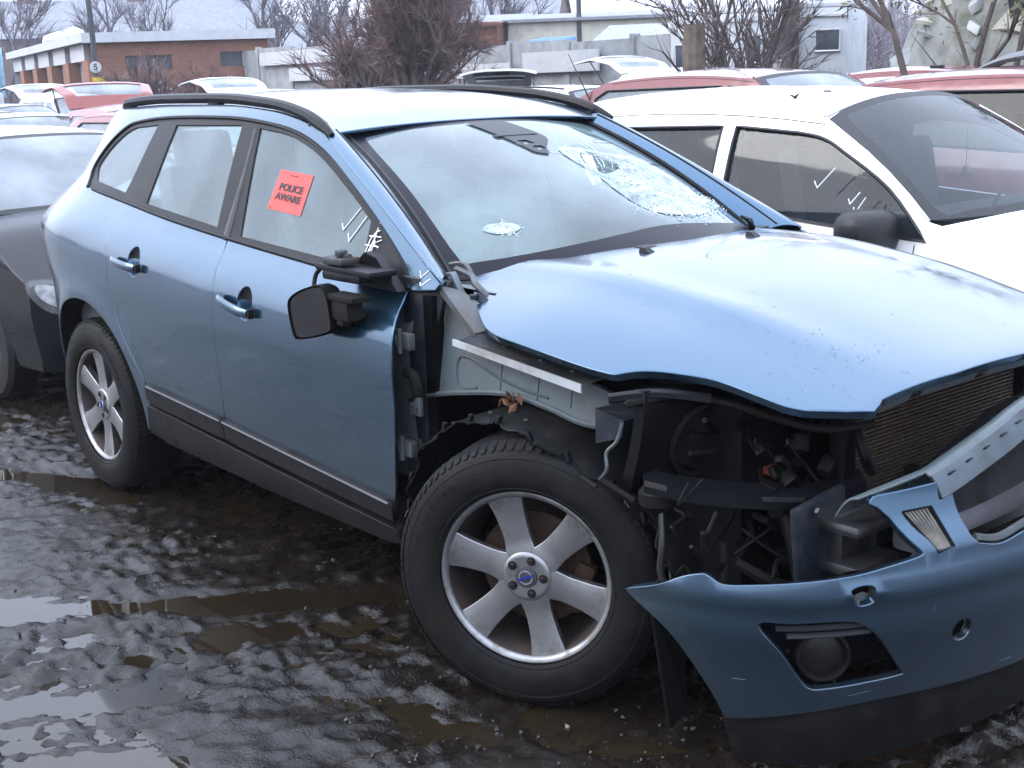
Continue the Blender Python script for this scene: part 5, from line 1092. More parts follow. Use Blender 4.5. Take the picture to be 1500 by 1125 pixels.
b = MB(); b.bbox((3.30, -.56, .70), (.03, .05, .02), .005); b.build('orange_connector', mat('orange_plastic', (.12, .022, .01), .5, 0), car)
for pts, r_, m_ in (([(3.15, -.80, .66), (3.17, -.815, .55), (3.165, -.815, .46), (3.20, -.79, .40)], .008, STEEL), ([(3.28, -.72, .55), (3.29, -.725, .45), (3.28, -.73, .36)], .009, BLKR), ([(3.36, -.60, .62), (3.40, -.61, .54), (3.41, -.60, .46), (3.43, -.58, .42)], .014, BLKR), ([(3.40, -.58, .60), (3.43, -.575, .52), (3.44, -.58, .42)], .010, BLKR), ([(3.30, -.70, .50), (3.36, -.64, .45), (3.42, -.57, .42), (3.45, -.5, .42)], .015, BLKR), ([(3.22, -.72, .84), (3.20, -.66, .80), (3.22, -.58, .80)], .008, VOID), ([(3.2, -.75, .76), (3.2, -.68, .75), (3.2, -.6, .74)], .006, BLKR), ([(3.3, -.68, .58), (3.38, -.60, .50), (3.40, -.52, .53)], .004, BLKR), ([(3.3, -.5, .60), (3.34, -.6, .58), (3.3, -.7, .52)], .004, BLK)):
    b = MB(); b.tube(cr(pts, 5), r_, 6); b.build('loose_hose', m_, car)
for k in range(26):        # wiring and torn clips packed behind the lamp
    y0, z0 = R.uniform(-.82, -.36), R.uniform(.42, .88); x0 = R.uniform(3.17, 3.36)-.10*max(0, -.6-y0); P_ = [(x0, y0, z0)]
    for j in range(4): q = P_[-1]; P_.append((q[0]+R.uniform(-.02, .03), q[1]+R.uniform(-.06, .06), max(.40, min(.88, q[2]+R.uniform(-.07, .05)))))
    b = MB(); b.tube(cr(P_, 4), R.uniform(.0025, .008), 5); b.build('loose_wire', R.choice((VOID, VOID, BLKR)), car)
for k in range(10):
    y0, z0 = R.uniform(-.80, -.38), R.uniform(.45, .86); x0 = R.uniform(3.18, 3.38)-.10*max(0, -.6-y0); s = R.uniform(.015, .04); Rm = Matrix.Rotation(R.uniform(-1, 1), 3, 'X') @ Matrix.Rotation(R.uniform(-1, 1), 3, 'Z')
    b = MB(); b.add([Rm @ Vector(v)+Vector((x0, y0, z0)) for v in ((0, -s, -s*.3), (0, s*.6, -s*.6), (.004, s, s*.2), (.01, s*.1, s*.7), (.004, -s*.7, s*.4))], [(0, 1, 2, 3, 4)]); b.build('torn_plastic', R.choice((BLKR, VOID)), car, smooth=False)
b = MB(); b.lathe([(.0001, .03), (.03, .028), (.046, .01), (.045, -.02), (.02, -.045), (.012, -.06)], 14, Matrix.Translation((3.14, -.80, .655))); b.build('washer_filler', BLKR, car)
b = MB(); b.box((3.25, -.45, .36), (.5, .6, .03)); b.build('undertray', mat('muddy_undertray', (.06, .035, .022), .8, 0, var=.5, scale=8), car)
# ---- front bumper, torn off on the near side
top_e = cr([(.129, .474), (.20, .500), (.27, .535), (.325, .553), (.345, .550), (.375, .537), (.44, .541), (.505, .545), (.652, .554), (.74, .566), (.815, .577), (.832, .585)], 4)
col_l = [(.800, .620), (.765, .665), (.738, .690), (.718, .700)]
bar_t = [(.73, .712), (.915, .722)]
colr = [(.945, .690), (.953, .640), (.965, .600), (.985, .580)]
gr_low = cr([(.985, .580), (1.05, .567), (1.126, .579), (1.25, .60), (1.40, .625)], 4)
farside = [(1.50, .66), (1.66, .69), (1.80, .72), (2.02, .74), (2.10, .60), (2.12, .36), (2.06, .30)]
low_e = cr([(1.95, .27), (1.6, .255), (1.30, .245), (1.154, .239), (.948, .240), (.755, .242), (.62, .232), (.528, .221), (.43, .208), (.376, .201)], 4)
arch_e = cr([(.376, .201), (.345, .265), (.296, .340), (.255, .388), (.212, .424), (.160, .455), (.129, .474)], 4)
fogh = cr([(.448, .452), (.52, .455), (.60, .456), (.663, .450), (.715, .411), (.755, .355), (.792, .302), (.786, .293), (.70, .287), (.60, .281), (.568, .284), (.545, .305), (.50, .375)], 3, True)
towh = cr([(.645, .528), (.675, .536), (.702, .530), (.704, .505), (.700, .490), (.672, .484), (.655, .494), (.650, .51)], 3, True)
snh = circ(.945, .380, .030, .030, 18)
drl = [(.800, .672), (.880, .674), (.914, .586), (.868, .580)]
bpoly = top_e+col_l+bar_t+colr+gr_low[1:]+farside+low_e+arch_e[1:-1]
def bmp(u, z):
    P = bump(u, z)
    k = .010*np.exp(-((z-.515)/.022)**2)+.006*np.exp(-((z-.42)/.05)**2)   # crease under the lamp line
    P[..., 0] += k*.8; P[..., 1] -= k*.5
    return P
bu = panel(bpoly, bmp, .03, holes=[fogh, towh, snh, drl], rim=.020).build('front_bumper', BLUE, car)
def fogs(u, z): return bump(u, z)+np.stack([-.075+0*u, .045+0*u, 0*z], -1)
panel(grow(fogh, .008), lambda u, z: bump(u, z)-np.stack([.030+.06*np.clip((.45-z)/.15, 0, 1), -.02-.02*np.clip((.45-z)/.15, 0, 1), 0*u], -1), .03, rim=0).build('fog_lamp_bezel', BLK, bu)
for z0 in (.437, .418):
    b = MB(); b.tube([tuple(bump(np.array([u]), np.array([z0]))[0]-np.array([.008, -.006, 0])) for u in np.linspace(.475+(.45-z0)*1.2, .70, 9)], .0075, 6); b.build('bezel_slat', mat('bezel_slat', (.022, .022, .025), .4, 0, var=.3), bu)
fc = bump(np.array([.603]), np.array([.352]))[0]; fn = Vector((.78, -.62, 0)).normalized()
Mf = frame(Vector(fc)-fn*.050, fn.orthogonal(), fn.cross(fn.orthogonal()))
if (Mf.to_3x3() @ Vector((0, 0, 1))).dot(fn) < 0: Mf = Mf @ Matrix.Rotation(PI, 4, 'X')
b = MB(); b.lathe([(.060, -.05), (.062, .020), (.056, .024), (.052, .018), (.050, .0)], 28, Mf); fgl = b.build('fog_lamp', BLKR, bu)
b = MB(); b.lathe([(.051, .006), (.035, .013), (.0001, .016)], 24, Mf); b.build('fog_lens', mat('fog_lens', (.012, .010, .010), .3, .0, var=.3, spec=.3), fgl)
panel(grow(towh, .01), lambda u, z: bump(u, z)-np.array([.05, -.03, 0]), .03, rim=0).build('tow_eye_void', VOID, bu)
tp = bump(np.array([.685]), np.array([.498]))[0]; b = MB(); b.bbox(Vector(tp)+Vector((-.022, .01, 0)), (.02, .03, .012), .004); b.bbox(Vector(tp)+Vector((-.02, -.012, -.006)), (.015, .012, .012), .004); b.build('tow_eye_clip', GREYP, bu)
panel(circ(.945, .380, .034, .034, 18), lambda u, z: bump(u, z)-np.array([.03, -.01, 0]), .03, rim=0).build('sensor_void', VOID, bu)
b = MB(); b.tube([tuple(bump(np.array([u]), np.array([z]))[0]-np.array([.006, -.002, 0])) for u, z in circ(.947, .379, .026, .027, 18)[11:18]], .004, 5); b.build('sensor_collar', STEEL, bu)
dl = panel(grow(drl, .004), lambda u, z: bump(u, z)-np.array([.016, -.006, 0]), .02, rim=0).build('marker_lamp', CLEARL, bu)
b = MB()
for f in np.linspace(.12, .88, 7): b.tube([tuple(bump(np.array([.800+.080*f+.0]), np.array([.672]))[0]-np.array([.012, -.004, 0])), tuple(bump(np.array([.868+.046*f]), np.array([.582]))[0]-np.array([.012, -.004, 0]))], .0045, 5)
b.build('lamp_flutes', mat('lamp_flute', (.13, .12, .10), .2, .4, var=.4, scale=30), dl, kind='stuff')
b = MB(); q = [tuple(bump(np.array([u]), np.array([z]))[0]-np.array([.002, 0, 0])) for u, z in drl]; b.tube(q+[q[0]], .004, 5); b.build('lamp_gasket', BLK, dl)
panel(low_e[::-1][0:1]+[(.40, .085), (.60, .070), (.95, .085), (1.25, .10), (1.7, .12), (2.0, .16)]+low_e, lambda u, z: bump(u, z)-np.array([.012, -.004, 0]), .05, rim=.02, flip=False).build('bumper_skirt', BLKR, bu)
# grille top bar with clip tabs (upper bumper frame)
def barf(u, t):     # t 0..1 across the bar, rises to the far side
    z = np.interp(u, [.70, .915, 1.197, 1.45, 1.70], [.69, .735, .845, .90, .92]); P = bump(u, np.full_like(u, .74)); P[..., 2] = z
    out_ = np.stack([np.full_like(u, .05), 0*u, 0*u], -1); P = P+out_*(t[:, None]-.6); P[..., 2] += .012-.055*t**2
    return P
gb = panel([(.905, .40), (1.70, .40), (1.70, 1), (.905, 1)], barf, .04, hy=.2, rim=.012, flip=True).build('grille_top_bar', mat('dull_blue_steel', (.045, .062, .075), .32, .4, var=.25, scale=10, dirt=(.02, .018, .016), dirt_amt=.35, dscale=12, coat=.4), bu)
panel([(.90, -.9), (1.70, -.9), (1.70, .38), (.90, .38)], barf, .05, hy=.4, rim=.006, flip=True).build('grille_bar_flange', GREYP, bu)
panel([(.71, -1.0), (.925, -1.0), (.925, .1), (.715, .1)], barf, .05, hy=.4, rim=.006, flip=True).build('lamp_column_flange', GREYP, bu)
b = MB()
for u in np.arange(.95, 1.66, .055):
    p = Vector(barf(np.array([u]), np.array([.62]))[0]); b.bbox(p+Vector((.0, 0, .0006)), (.006, .022, .003), .001, Matrix.Rotation(.2, 3, 'X'))
b.build('bar_slots', BLK, gb, kind='stuff')
b = MB()
for u in np.arange(.93, 1.66, .11):
    p = Vector(barf(np.array([u]), np.array([-.45]))[0]); b.lathe([(.007, .0015), (.0001, .0018)], 8, Matrix.Translation(p))
b.build('flange_holes', BLK, gb, kind='stuff')
# plain black sheet and chrome-edged lower grille inside the opening
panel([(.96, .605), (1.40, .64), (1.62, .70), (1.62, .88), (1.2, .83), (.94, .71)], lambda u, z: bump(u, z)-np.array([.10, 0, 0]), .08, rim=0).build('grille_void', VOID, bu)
b = MB(); b.tube([tuple(bump(np.array([u]), np.array([z+.012]))[0]-np.array([.012, 0, 0])) for u, z in gr_low], .010, 6); b.build('grille_lower_edge', GALV, bu)
b = MB()       # scuffs and scratches through the lacquer
for k in range(7):
    u, z = R.uniform(.36, 1.1), R.uniform(.26, .50); a = R.uniform(-.5, .5) if R.random() < .7 else R.uniform(1, 2); l = R.uniform(.015, .06)
    if inside(np.array([[u, z], [u+l*math.cos(a), z+l*math.sin(a)]]), grow(fogh, .02)).any(): continue
    b.tube([tuple(bmp(np.array([u+l*t_*math.cos(a)]), np.array([z+l*t_*math.sin(a)+R.uniform(-.001, .001)]))[0]) for t_ in (0, .33, .66, 1)], R.uniform(.0003, .0006), 4)
b.build('bumper_scratches', mat('scratch_pale', (.14, .19, .24), .6, 0, var=.3), bu, kind='stuff')
# ---- cabin
b = MB(); b.box((.85, 0, .62), (2.75, 1.50, .35)); b.build('cabin_floor', DARKINT, car)
b = MB(); b.add([(2.42, -.70, 1.06), (2.42, .70, 1.06), (1.98, .70, 1.07), (1.98, -.70, 1.07), (1.90, -.70, .98), (1.90, .70, .98), (1.95, -.70, .70), (1.95, .70, .70)], [(0, 1, 2, 3), (3, 2, 5, 4), (4, 5, 7, 6)]); b.build('dashboard', mat('dash_grey', (.15, .165, .17), .7, 0, var=.15), car)
def seat(x, y, w, m_=SEAT):
    b = MB(); b.bbox((x, y, .82), (.50, w, .14), .05); b.bbox((x-.30, y, 1.06), (.15, w*.94, .58), .06, Matrix.Rotation(-.20, 3, 'Y')); b.build('seat', m_, car)
    for yy in ([y] if w < .8 else [y-.4, y, y+.4]):
        b = MB(); b.bbox((x-.375, yy, 1.40), (.09, .25, .16), .04, Matrix.Rotation(-.15, 3, 'Y')); b.tube([(x-.36, yy-.05, 1.32), (x-.36, yy-.05, 1.40)], .006, 5); b.tube([(x-.36, yy+.05, 1.32), (x-.36, yy+.05, 1.40)], .006, 5); b.build('headrest', m_, car)
PALE = mat('seat_pale', (.30, .31, .30), .9, 0, var=.15, scale=30)
seat(1.45, -.37, .52, PALE); seat(1.45, .37, .52); seat(.52, 0, 1.30)
Ms = Matrix.Translation((1.86, -.37, 1.06)) @ Matrix.Rotation(math.radians(-65), 4, 'Y'); b = MB(); b.tube([Ms @ Vector((.185*math.cos(a), .185*math.sin(a), 0)) for a in np.linspace(0, 2*PI, 33)], .015, 8); b.bbox(Ms @ Vector((0, 0, -.02)), (.10, .12, .05), .02, Ms.to_3x3()); b.tube([Ms @ Vector((0, -.17, 0)), Ms @ Vector((0, 0, -.02)), Ms @ Vector((0, .17, 0))], .014, 6); b.build('steering_wheel', DARKINT, car)
b = MB(); b.bbox((1.70, -.0, 1.43), (.04, .20, .06), .02); b.build('rear_view_mirror', BLK, car)
panel([(1.46, -.97), (1.46, .97), (-.66, .97), (-.66, -.97)], lambda x, s: roofs(x, s)-np.array([0, 0, .04]), .12, hy=.2, rim=0, flip=True).build('headlining', mat('headlining', (.42, .43, .42), .9, 0, var=.06), car)
for sg in (-1, 1):
    def inn(x, z): return np.stack([x, sg*(hw(x, z)-.09), z], -1)
    panel([(2.2, .45), (2.2, 1.06), (1.17, 1.12), (.3, 1.20), (-.6, 1.24), (-.6, .45)], inn, .12, rim=0).build('door_lining', DARKINT, car)
    b = MB(); b.tube([(x, sg*(float(hw(x, z))-.03), z) for x, z in ((1.03, 1.49), (1.06, 1.35), (1.09, 1.12))], .03, 6); b.build('centre_pillar', DARKINT, car)
# ---------------------------------------------------------------- other cars
GL2 = glassmat('car_glass', (.42, .50, .53), fog=.16, fogcol=(.35, .42, .46), fscale=2.)
GLD = glassmat('dark_car_glass', (.10, .12, .14), fog=.03, fogcol=(.12, .17, .22), fscale=2., refl=.42)
GLC = glassmat('clear_car_glass', (.62, .70, .74), fog=.03, fogcol=(.40, .50, .58), fscale=2., refl=.75)
GLP = glassmat('pale_car_glass', (.45, .53, .55), fog=.40, fogcol=(.55, .62, .66), fscale=2.)
SEAL = mat('window_seal', (.008, .008, .010), .5, 0, var=.2)
def simple_wheel(r=.31, w=.2, spokes=5):
    m = MB(); m.lathe([(r*.64, -w/2), (r*.75, -w/2-.004), (r*.93, -w/2+.01), (r, -w/2+.035), (r, w/2-.035), (r*.93, w/2-.01), (r*.75, w/2+.004), (r*.66, w/2)], 40)
    ty = m.build('wheel', TYRE2)
    m = MB(); m.lathe([(r*.66, w/2), (r*.65, w/2+.006), (r*.61, w/2), (r*.585, w/2-.03), (r*.57, -w/2)], 36); rim = m.build('rim', ALLOY2, ty)
    for k in range(spokes*2):
        a = 2*PI*(k//2)/spokes+(.13 if k % 2 else -.13); m = MB(); Rz = Matrix.Rotation(a, 3, 'Z'); m.bbox(Rz @ Vector((r*.33, 0, w/2-.022)), (r*.58, r*.085, .022), .006, Rz); m.build('spoke', ALLOY2, ty)
    m = MB(); m.lathe([(.0001, w/2-.004), (r*.13, w/2-.006), (r*.16, w/2-.03)], 18); m.build('hub_cap', ALLOY2, ty)
    m = MB(); m.lathe([(r*.55, -.01), (.0001, -.01)], 24); m.build('brake_backing', DARK2, ty)
    return ty
TYRE2 = mat('old_tyre', (.008, .008, .0085), .75, 0, var=.35, scale=16, dirt=(.022, .018, .014), dirt_amt=.4, dscale=8)
ALLOY2 = mat('dull_alloy', (.36, .36, .37), .4, .8, var=.12, scale=20, dirt=(.08, .06, .045), dirt_amt=.3)
DARK2 = mat('car_dark', (.012, .012, .014), .6, 0, var=.3)
SEAT2 = mat('car_seat', (.06, .062, .068), .9, 0, var=.2)
WPROTO = simple_wheel(); WPROTO.location = (0, 0, -5)
first_wheel = [True]; used_l = []
_m = MB(); _m.lathe([(.20, .098), (.235, .104), (.29, .09), (.31, .065), (.31, -.065), (.29, -.09), (.235, -.104), (.20, -.098)], 24); _m.lathe([(.0001, .075), (.10, .075), (.19, .085), (.20, .098)], 24); WLIGHT = _m.build('wheel', TYRE2)
def gcar(name, label, cat, loc, rz, paint, L=4.0, Wd=1.70, H=1.48, wb=2.5, fo=.80, hoodL=.95, ws_run=.75, roof_len=1.75, belt_z=(.92, 1.00), tail='hatch', glass=None, gate=0., bonnet=0., doors=4, group=None, detail=True, rails=False, antenna=False, tilt=0., mirror=None, lamps=True, bare=False, crown=.05, wfront=0., zbase=None):
    glass = glass or GL2
    t = thing(name, label, cat, loc, rz, group); t.rotation_euler = (tilt, 0, rz)
    xf = wb/2+fo; xr = xf-L; hw0 = Wd/2
    zn = .70*H/1.48; xb = xf-hoodL-.02; zb = zbase or belt_z[0]+.035
    xh = xb-ws_run; zh = H-.055; xrr = xh-roof_len; zrr = H-.06
    bz = lambda x: np.interp(x, [xr, xb], [belt_z[1], belt_z[0]])
    prof = pchip([.18, .35, .55, .75, .86, 1.0, 1.12, 1.3, 1.45], [.93, .975, 1.0, .995, .975, .93, .88, .80, .70])
    def hwx(x, z):
        x = np.asarray(x, float); z = np.asarray(z, float); b = np.interp(x, [xr, xb], [belt_z[1], belt_z[0]])
        zz = np.where(z < b, .18+(z-.18)*(.98-.18)/(b-.18), .98+(z-b)*(1.40-.98)/(H-.06-b)); w = hw0*prof(zz)
        a = np.clip((x-(xf-.75))/.75, 0, 1.2); w = w-.10*a**2; a = np.clip((xr+.9-x)/.9, 0, 1.2); w = w-.12*a**2
        return w
    S = lambda x, z, o=0.: np.stack([x, -(hwx(x, z)+o), z], -1)
    xs = xf-.20; xt = xr+.12
    hoode = pchip([xs-hoodL*.9-.3, xb+.0, xb+.35, xs], [zb-.015, zb-.02, zb-.055, zn])
    roofe = pchip([xrr-.3, xrr, (xh+xrr)/2, xh, xh+.2], [zrr-.10, zrr-.03, H-.045, zh-.035, zh-.10])
    ar = .345
    def archp(cx): return [(cx+ar*math.cos(a), .30+ar*math.sin(a)) for a in np.linspace(math.radians(-12), math.radians(192), 18)]
    top = [(xs, float(hoode(xs)))]+[(x, float(hoode(x))) for x in np.linspace(xs-.1, xb+.06, 8)]
    ap_ = [(xb-.0, zb-.01), (xb-ws_run*.5, (zb+zh)/2-.012), (xh+.02, zh-.030)]
    rf = [(x, float(roofe(x))) for x in np.linspace(xh-.08, xrr, 12)]
    tl = [(xt-.04+(xrr-xt)*.55, (zrr+belt_z[1])/2+.08), (xt, belt_z[1]+.02), (xt-.03, .75), (xt-.02, .35), (xt+.05, .25)]
    low = archp(-wb/2)[::-1]+archp(wb/2)[::-1]+[(xs-.03, .22), (xs, .35)]
    low = [p for p in low]
    # windows
    g = .04
    def roofat(x): return float(roofe(x))-.075
    def apx(z): return xb-ws_run*(z-zb)/(zh-zb)
    bp_ = xh-.28 if doors == 4 else xh-.55
    fw = [(bp_+.045, bz(bp_)+g), (bp_+.045, roofat(bp_)), (xh-.08, roofat(xh-.08)), (xh+.04, zh-.125), (apx(zb+.10)-.22+wfront, zb+.12), (apx(zb)-.14+wfront, float(bz(xb))+.045)]
    cpx = xt+.55
    rw = [(cpx, bz(cpx)+g+.02), (cpx-.02, roofat(cpx)-.06), (cpx+.12, roofat(cpx+.12)), (bp_-.045, roofat(bp_)), (bp_-.045, bz(bp_)+g)]
    fw = [fw[0]]+cr([fw[1], (xh-.20, roofat(xh-.20)), fw[2], fw[3], (apx(zb+.30)-.14+wfront*.6, zb+.27), fw[4], fw[5]], 4)
    body = panel(top+ap_+rf+tl+low, S, .07, holes=[fw, rw], rim=.02)
    bo = body.build('body_side', paint, t)
    c = bo.copy(); COL.objects.link(c); c.scale = (1, -1, 1)
    for nm, w in (('front_side_window', fw), ('rear_side_window', rw)):
        o = panel(grow(w, .02), lambda x, z: S(x, z, -.012), .09, rim=0).build(nm, glass, t); c = o.copy(); COL.objects.link(c); c.scale = (1, -1, 1)
        if detail:
            b = MB(); q = [tuple(S(np.array([x]), np.array([z]), -.001)[0]) for x, z in resamp(w, .08)]; b.tube(q+[q[0]], .009, 5); b.build('window_seal', SEAL, t)
    # roof
    def RF(x, s): ze = roofe(x); w = hwx(x, ze); return np.stack([x, s*w, ze+.05*(1-np.abs(s)**2.5)*crown/.05], -1)
    panel([(xh+.02, -1), (xh+.02, 1), (xrr, 1), (xrr, -1)], RF, .10, hy=.1, rim=.01).build('roof', paint, t)
    # windscreen and bonnet
    def WS(s, v):
        a = np.abs(s); x0 = xb+.20*(1-a**2.2); z0 = zb+.012*(1-a); x1 = xh+.05*(1-a**2); z1 = zh-.03+(crown-.005)*(1-a**2.4)
        y0 = float(hwx(xb, zb-.01))-.01; y1 = float(hwx(xh, zh-.03))-.005; bl = 4*v*(1-v)
        return np.stack([x0+(x1-x0)*v+.02*bl, s*(y0+(y1-y0)*v), z0+(z1-z0)*v+.025*bl], -1)
    rg_ = cr([(-.92, .06), (-.92, .5), (-.88, .90), (-.7, .94), (0, .945), (.7, .94), (.88, .90), (.92, .5), (.92, .06), (.7, .05), (0, .07), (-.7, .05)], 4, True)
    def apk(sg):
        def f(u, v):
            x = np.interp(v, [0, .5, 1], [ap_[0][0], ap_[1][0], ap_[2][0]]); z = np.interp(v, [0, .5, 1], [ap_[0][1], ap_[1][1], ap_[2][1]]); A_ = np.stack([x, -hwx(x, z), z], -1); B2 = WS(np.full_like(v, -1.), v); q = u[:, None]
            P = A_*(1-q)+B2*q; bl = .012*np.sin(np.pi*np.clip(u, 0, 1)); P[:, 2] += bl; P[:, 1] -= bl*.5; P[:, 1] *= -sg; return P
        return f
    for sg in (-1, 1): panel([(0, 0), (1, 0), (1, 1), (0, 1)], apk(sg), .25, hy=.12, rim=.004, flip=sg > 0).build('windscreen_pillar', paint, t)
    if not bare:
        wso = panel(rg_, WS, .08, hy=.08, rim=0).build('windscreen', glass if glass is not GLD else GLP, t)
        panel([(-1, 0), (-1, 1), (1, 1), (1, 0)], WS, .1, hy=.1, holes=[rg_], rim=0).build('windscreen_border', SEAL, wso)
        if detail:
            panel([(-.20, .95), (.20, .95), (.17, .80), (-.17, .80)], WS, .1, rim=0, off=-.003).build('sun_shade', SEAL, wso)
    def xfr(s): return xs+.20*(1-np.abs(s)**2.5)
    def HD(t_, s):
        a = np.abs(s); x0 = xb+.06+.19*(1-a**2.2); x1 = xfr(s)*1.0; x = x0+(x1-x0)*t_
        xe = xb+.06+(xs-xb-.06)*t_; ze = hoode(xe); w = hwx(xe, ze); return np.stack([x, s*w, ze+.055*(1-a**2.2)*(1-.55*t_**2)], -1)
    hd = panel([(0, -1), (1, -1), (1, 1), (0, 1)], HD, .06, hy=.1, rim=.012).build('bonnet', paint, t)
    if bonnet: 
        M = Matrix.Translation((xb+.1, 0, zb)) @ Matrix.Rotation(-bonnet, 4, 'Y') @ Matrix.Translation((-xb-.1, 0, -zb)); hd.matrix_local = M
    pn = pchip([.2, .30, .45, .58, .72, .9], [.55, .85, 1.0, .98, .90, .6])
    def NS(s, z): xe = xs; w = hwx(np.full_like(s, xe), z); return np.stack([xs+.20*(1-np.abs(s)**2.5)*pn(z)/pn(zn), s*w, z], -1)
    nb = panel([(-1, .22), (1, .22), (1, zn), (-1, zn)], NS, .1, rim=.01).build('front_bumper', paint, t)
    panel([(-.55, .28), (.55, .28), (.6, .42), (-.6, .42)], NS, .1, rim=0, off=.004).build('lower_grille', DARK2, nb)
    panel([(-.35, .58), (.35, .58), (.38, .66), (-.38, .66)], NS, .1, rim=0, off=.004).build('upper_grille', DARK2, nb)
    if lamps:
        for sg in (-1, 1):
            lpn = cr([(sg*.60, .55), (sg*.58, .64), (sg*.78, .70), (sg*.99, .715), (sg*1.0, .64), (sg*.90, .545), (sg*.72, .52)], 4, True)
            lo = panel(lpn, NS, .04, rim=0, off=.012).build('headlamp', CLEAR2, t)
            panel(grow(lpn, -.05), NS, .04, rim=0, off=.016).build('lamp_bowl', mat('lamp_bowl', (.62, .63, .65), .18, .8, var=.4, scale=25), lo)
    # tail
    def TS(s, z):
        zz = np.asarray(z, float); xe = np.interp(zz, [.25, .35, .75, belt_z[1]+.02, (zrr+belt_z[1])/2+.08, zrr-.03], [xt+.05, xt-.02, xt-.03, xt, xt-.04+(xrr-xt)*.55, xrr]); w = hwx(xe, zz)
        return np.stack([xe-.10*(1-np.abs(s)**3)*np.interp(zz, [.25, .5, 1, H], [1, 1, .6, .15]), s*w, zz], -1)
    panel([(-1, .25), (1, .25), (1, .62), (-1, .62)], TS, .1, rim=.01, flip=True).build('rear_bumper', paint, t)
    gh = [(-.80, belt_z[1]+.06), (.80, belt_z[1]+.06), (.72, zrr-.12), (-.72, zrr-.12)]
    gt = panel([(-.98, .63), (.98, .63), (.98, zrr-.035), (-.98, zrr-.035)], TS, .08, hy=.06, rim=.02, flip=True, holes=[gh]).build('tailgate', paint, t)
    gg = panel(grow(gh, .04), lambda s, z: TS(s, z)+np.array([.015, 0, 0]), .1, rim=0, flip=True).build('rear_screen', glass, gt)
    if gate:
        ins_ = panel([(-.96, .65), (.96, .65), (.96, zrr-.05), (-.96, zrr-.05)], lambda s, z: TS(s, z)+np.array([.03, 0, 0]), .08, hy=.08, rim=0, holes=[gh]).build('gate_lining', mat('gate_lining', (.22, .22, .24), .6, 0, var=.25), gt)
        M = Matrix.Translation((xrr, 0, zrr)) @ Matrix.Rotation(gate, 4, 'Y') @ Matrix.Translation((-xrr, 0, -zrr)); gt.matrix_local = M
        b = MB()
        for sg in (-1, 1):
            p = M @ Vector((xt-.0, sg*hw0*.8, belt_z[1]-.02)); b.tube([(xrr-.25+(0), sg*hw0*.78, zrr-.30), p], .010, 6)
        b.build('gas_struts', SEAL, t, kind='stuff')
    for sg in (-1, 1):
        panel([(xt+.01, .78), (xt+.11, .80), (xt+.13, belt_z[1]+.02), (xt+.03, belt_z[1]+.0)], lambda x, z: np.stack([x, sg*(hwx(x, z)+.008), z], -1), .05, rim=.0, flip=sg > 0).build('tail_lamp', REDL2, t)
    # cabin, underside
    b = MB(); b.box(((xs+xt)/2, 0, .46), (xs-xt-.25, Wd*.80, .38)); b.box(((xb+xt)/2, 0, .70), (xb-xt-.3, Wd*.78, .2)); b.build('underbody', DARK2, t)
    for x in (xh-.05, xh-.95):
        for y in (-.36, .36):
            b = MB(); b.bbox((x-.18, y, .98), (.14, .46, .52), .05, Matrix.Rotation(-.2, 3, 'Y')); b.bbox((x-.25, y, 1.27), (.09, .24, .15), .04); b.build('seat', SEAT2, t)
    b = MB(); b.box((xb-.15, 0, .86), (.5, Wd*.76, .16)); b.build('dashboard', SEAT2, t)
    for sx in (-1, 1):
        for sy in (-1, 1):
            if not detail: w = WLIGHT.copy() if used_l else WLIGHT; (COL.objects.link(w) if used_l else None); used_l.append(1)
            elif first_wheel[0]: w = WPROTO; first_wheel[0] = False
            else: w = copy_tree(WPROTO)
            place_wheel(w, t, sx*wb/2, sy*(hw0-.115), .31, 0, .3*sx+sy)
    if detail:
        for sg in (-1, 1):
            Y = lambda x, z, o=.0: (x, sg*(float(hwx(x, z))+o), z)
            b = MB()
            for x0 in ((bp_, xb-.05) if doors == 4 else (bp_, xb-.05)): b.tube([Y(x0+(0 if z_ > .6 else (.0)), z_, .0005) for z_ in (.36, .6, .85, float(bz(x0)))], .0028, 4)
            b.tube([Y(x, float(roofe(x))-.02, .0005) for x in np.linspace(xh+.02, xrr+.1, 8)], .0025, 4); b.build('shut_lines', SEAL, t, kind='stuff')
            for x0 in (bp_+.18,)+((bp_-.75,) if doors == 4 else ()):
                b = MB(); b.bbox(Y(x0, float(bz(x0))-.10, .018), (.17, .03, .03), .010); b.build('door_handle', paint, t)
            mm = mirror or paint
            P = Y(apx(zb)-.22, float(bz(xb))+.08, .12); b = MB(); b.egg(P, (.10, .145, .105) if mirror else (.07, .11, .08), .62, Matrix.Rotation(.15*sg, 3, 'Z')); b.bbox((P[0], P[1]-sg*.12, P[2]-.03), (.07, .10, .05), .02); b.build('door_mirror', mm, t)
    if rails:
        for sg in (-1, 1):
            b = MB(); b.tube([(x, sg*(float(hwx(x, float(roofe(x))))-.04), float(roofe(x))+.035) for x in np.linspace(xh-.1, xrr+.1, 8)], .014, 6); b.build('roof_rail', SEAL, t)
    if antenna:
        b = MB(); b.bbox((xh-.25 if antenna > 0 else xrr+.15, 0, H+.012), (.09, .05, .025), .01); q = xh-.25 if antenna > 0 else xrr+.15; b.tube([(q, 0, H+.01), (q-.28*abs(antenna), 0, H+.01+.30*abs(antenna))], [.006, .002], 5); b.build('antenna', SEAL, t)
    return t
CLEAR2 = glassmat('lamp_lens', (.85, .87, .9), fog=.30, fogcol=(.6, .62, .64), rough=.03, fscale=8)
REDL2 = mat('red_tail_lens', (.28, .02, .02), .15, 0, var=.2, scale=20, coat=1)
WHITE = carpaint('white_paint', (.70, .70, .68), metal=0, rough=.4, dirt=(.25, .22, .19), dz=(.25, .8))
REDP = carpaint('red_paint', (.125, .006, .010), metal=.1, spec=.2, rough=.35)
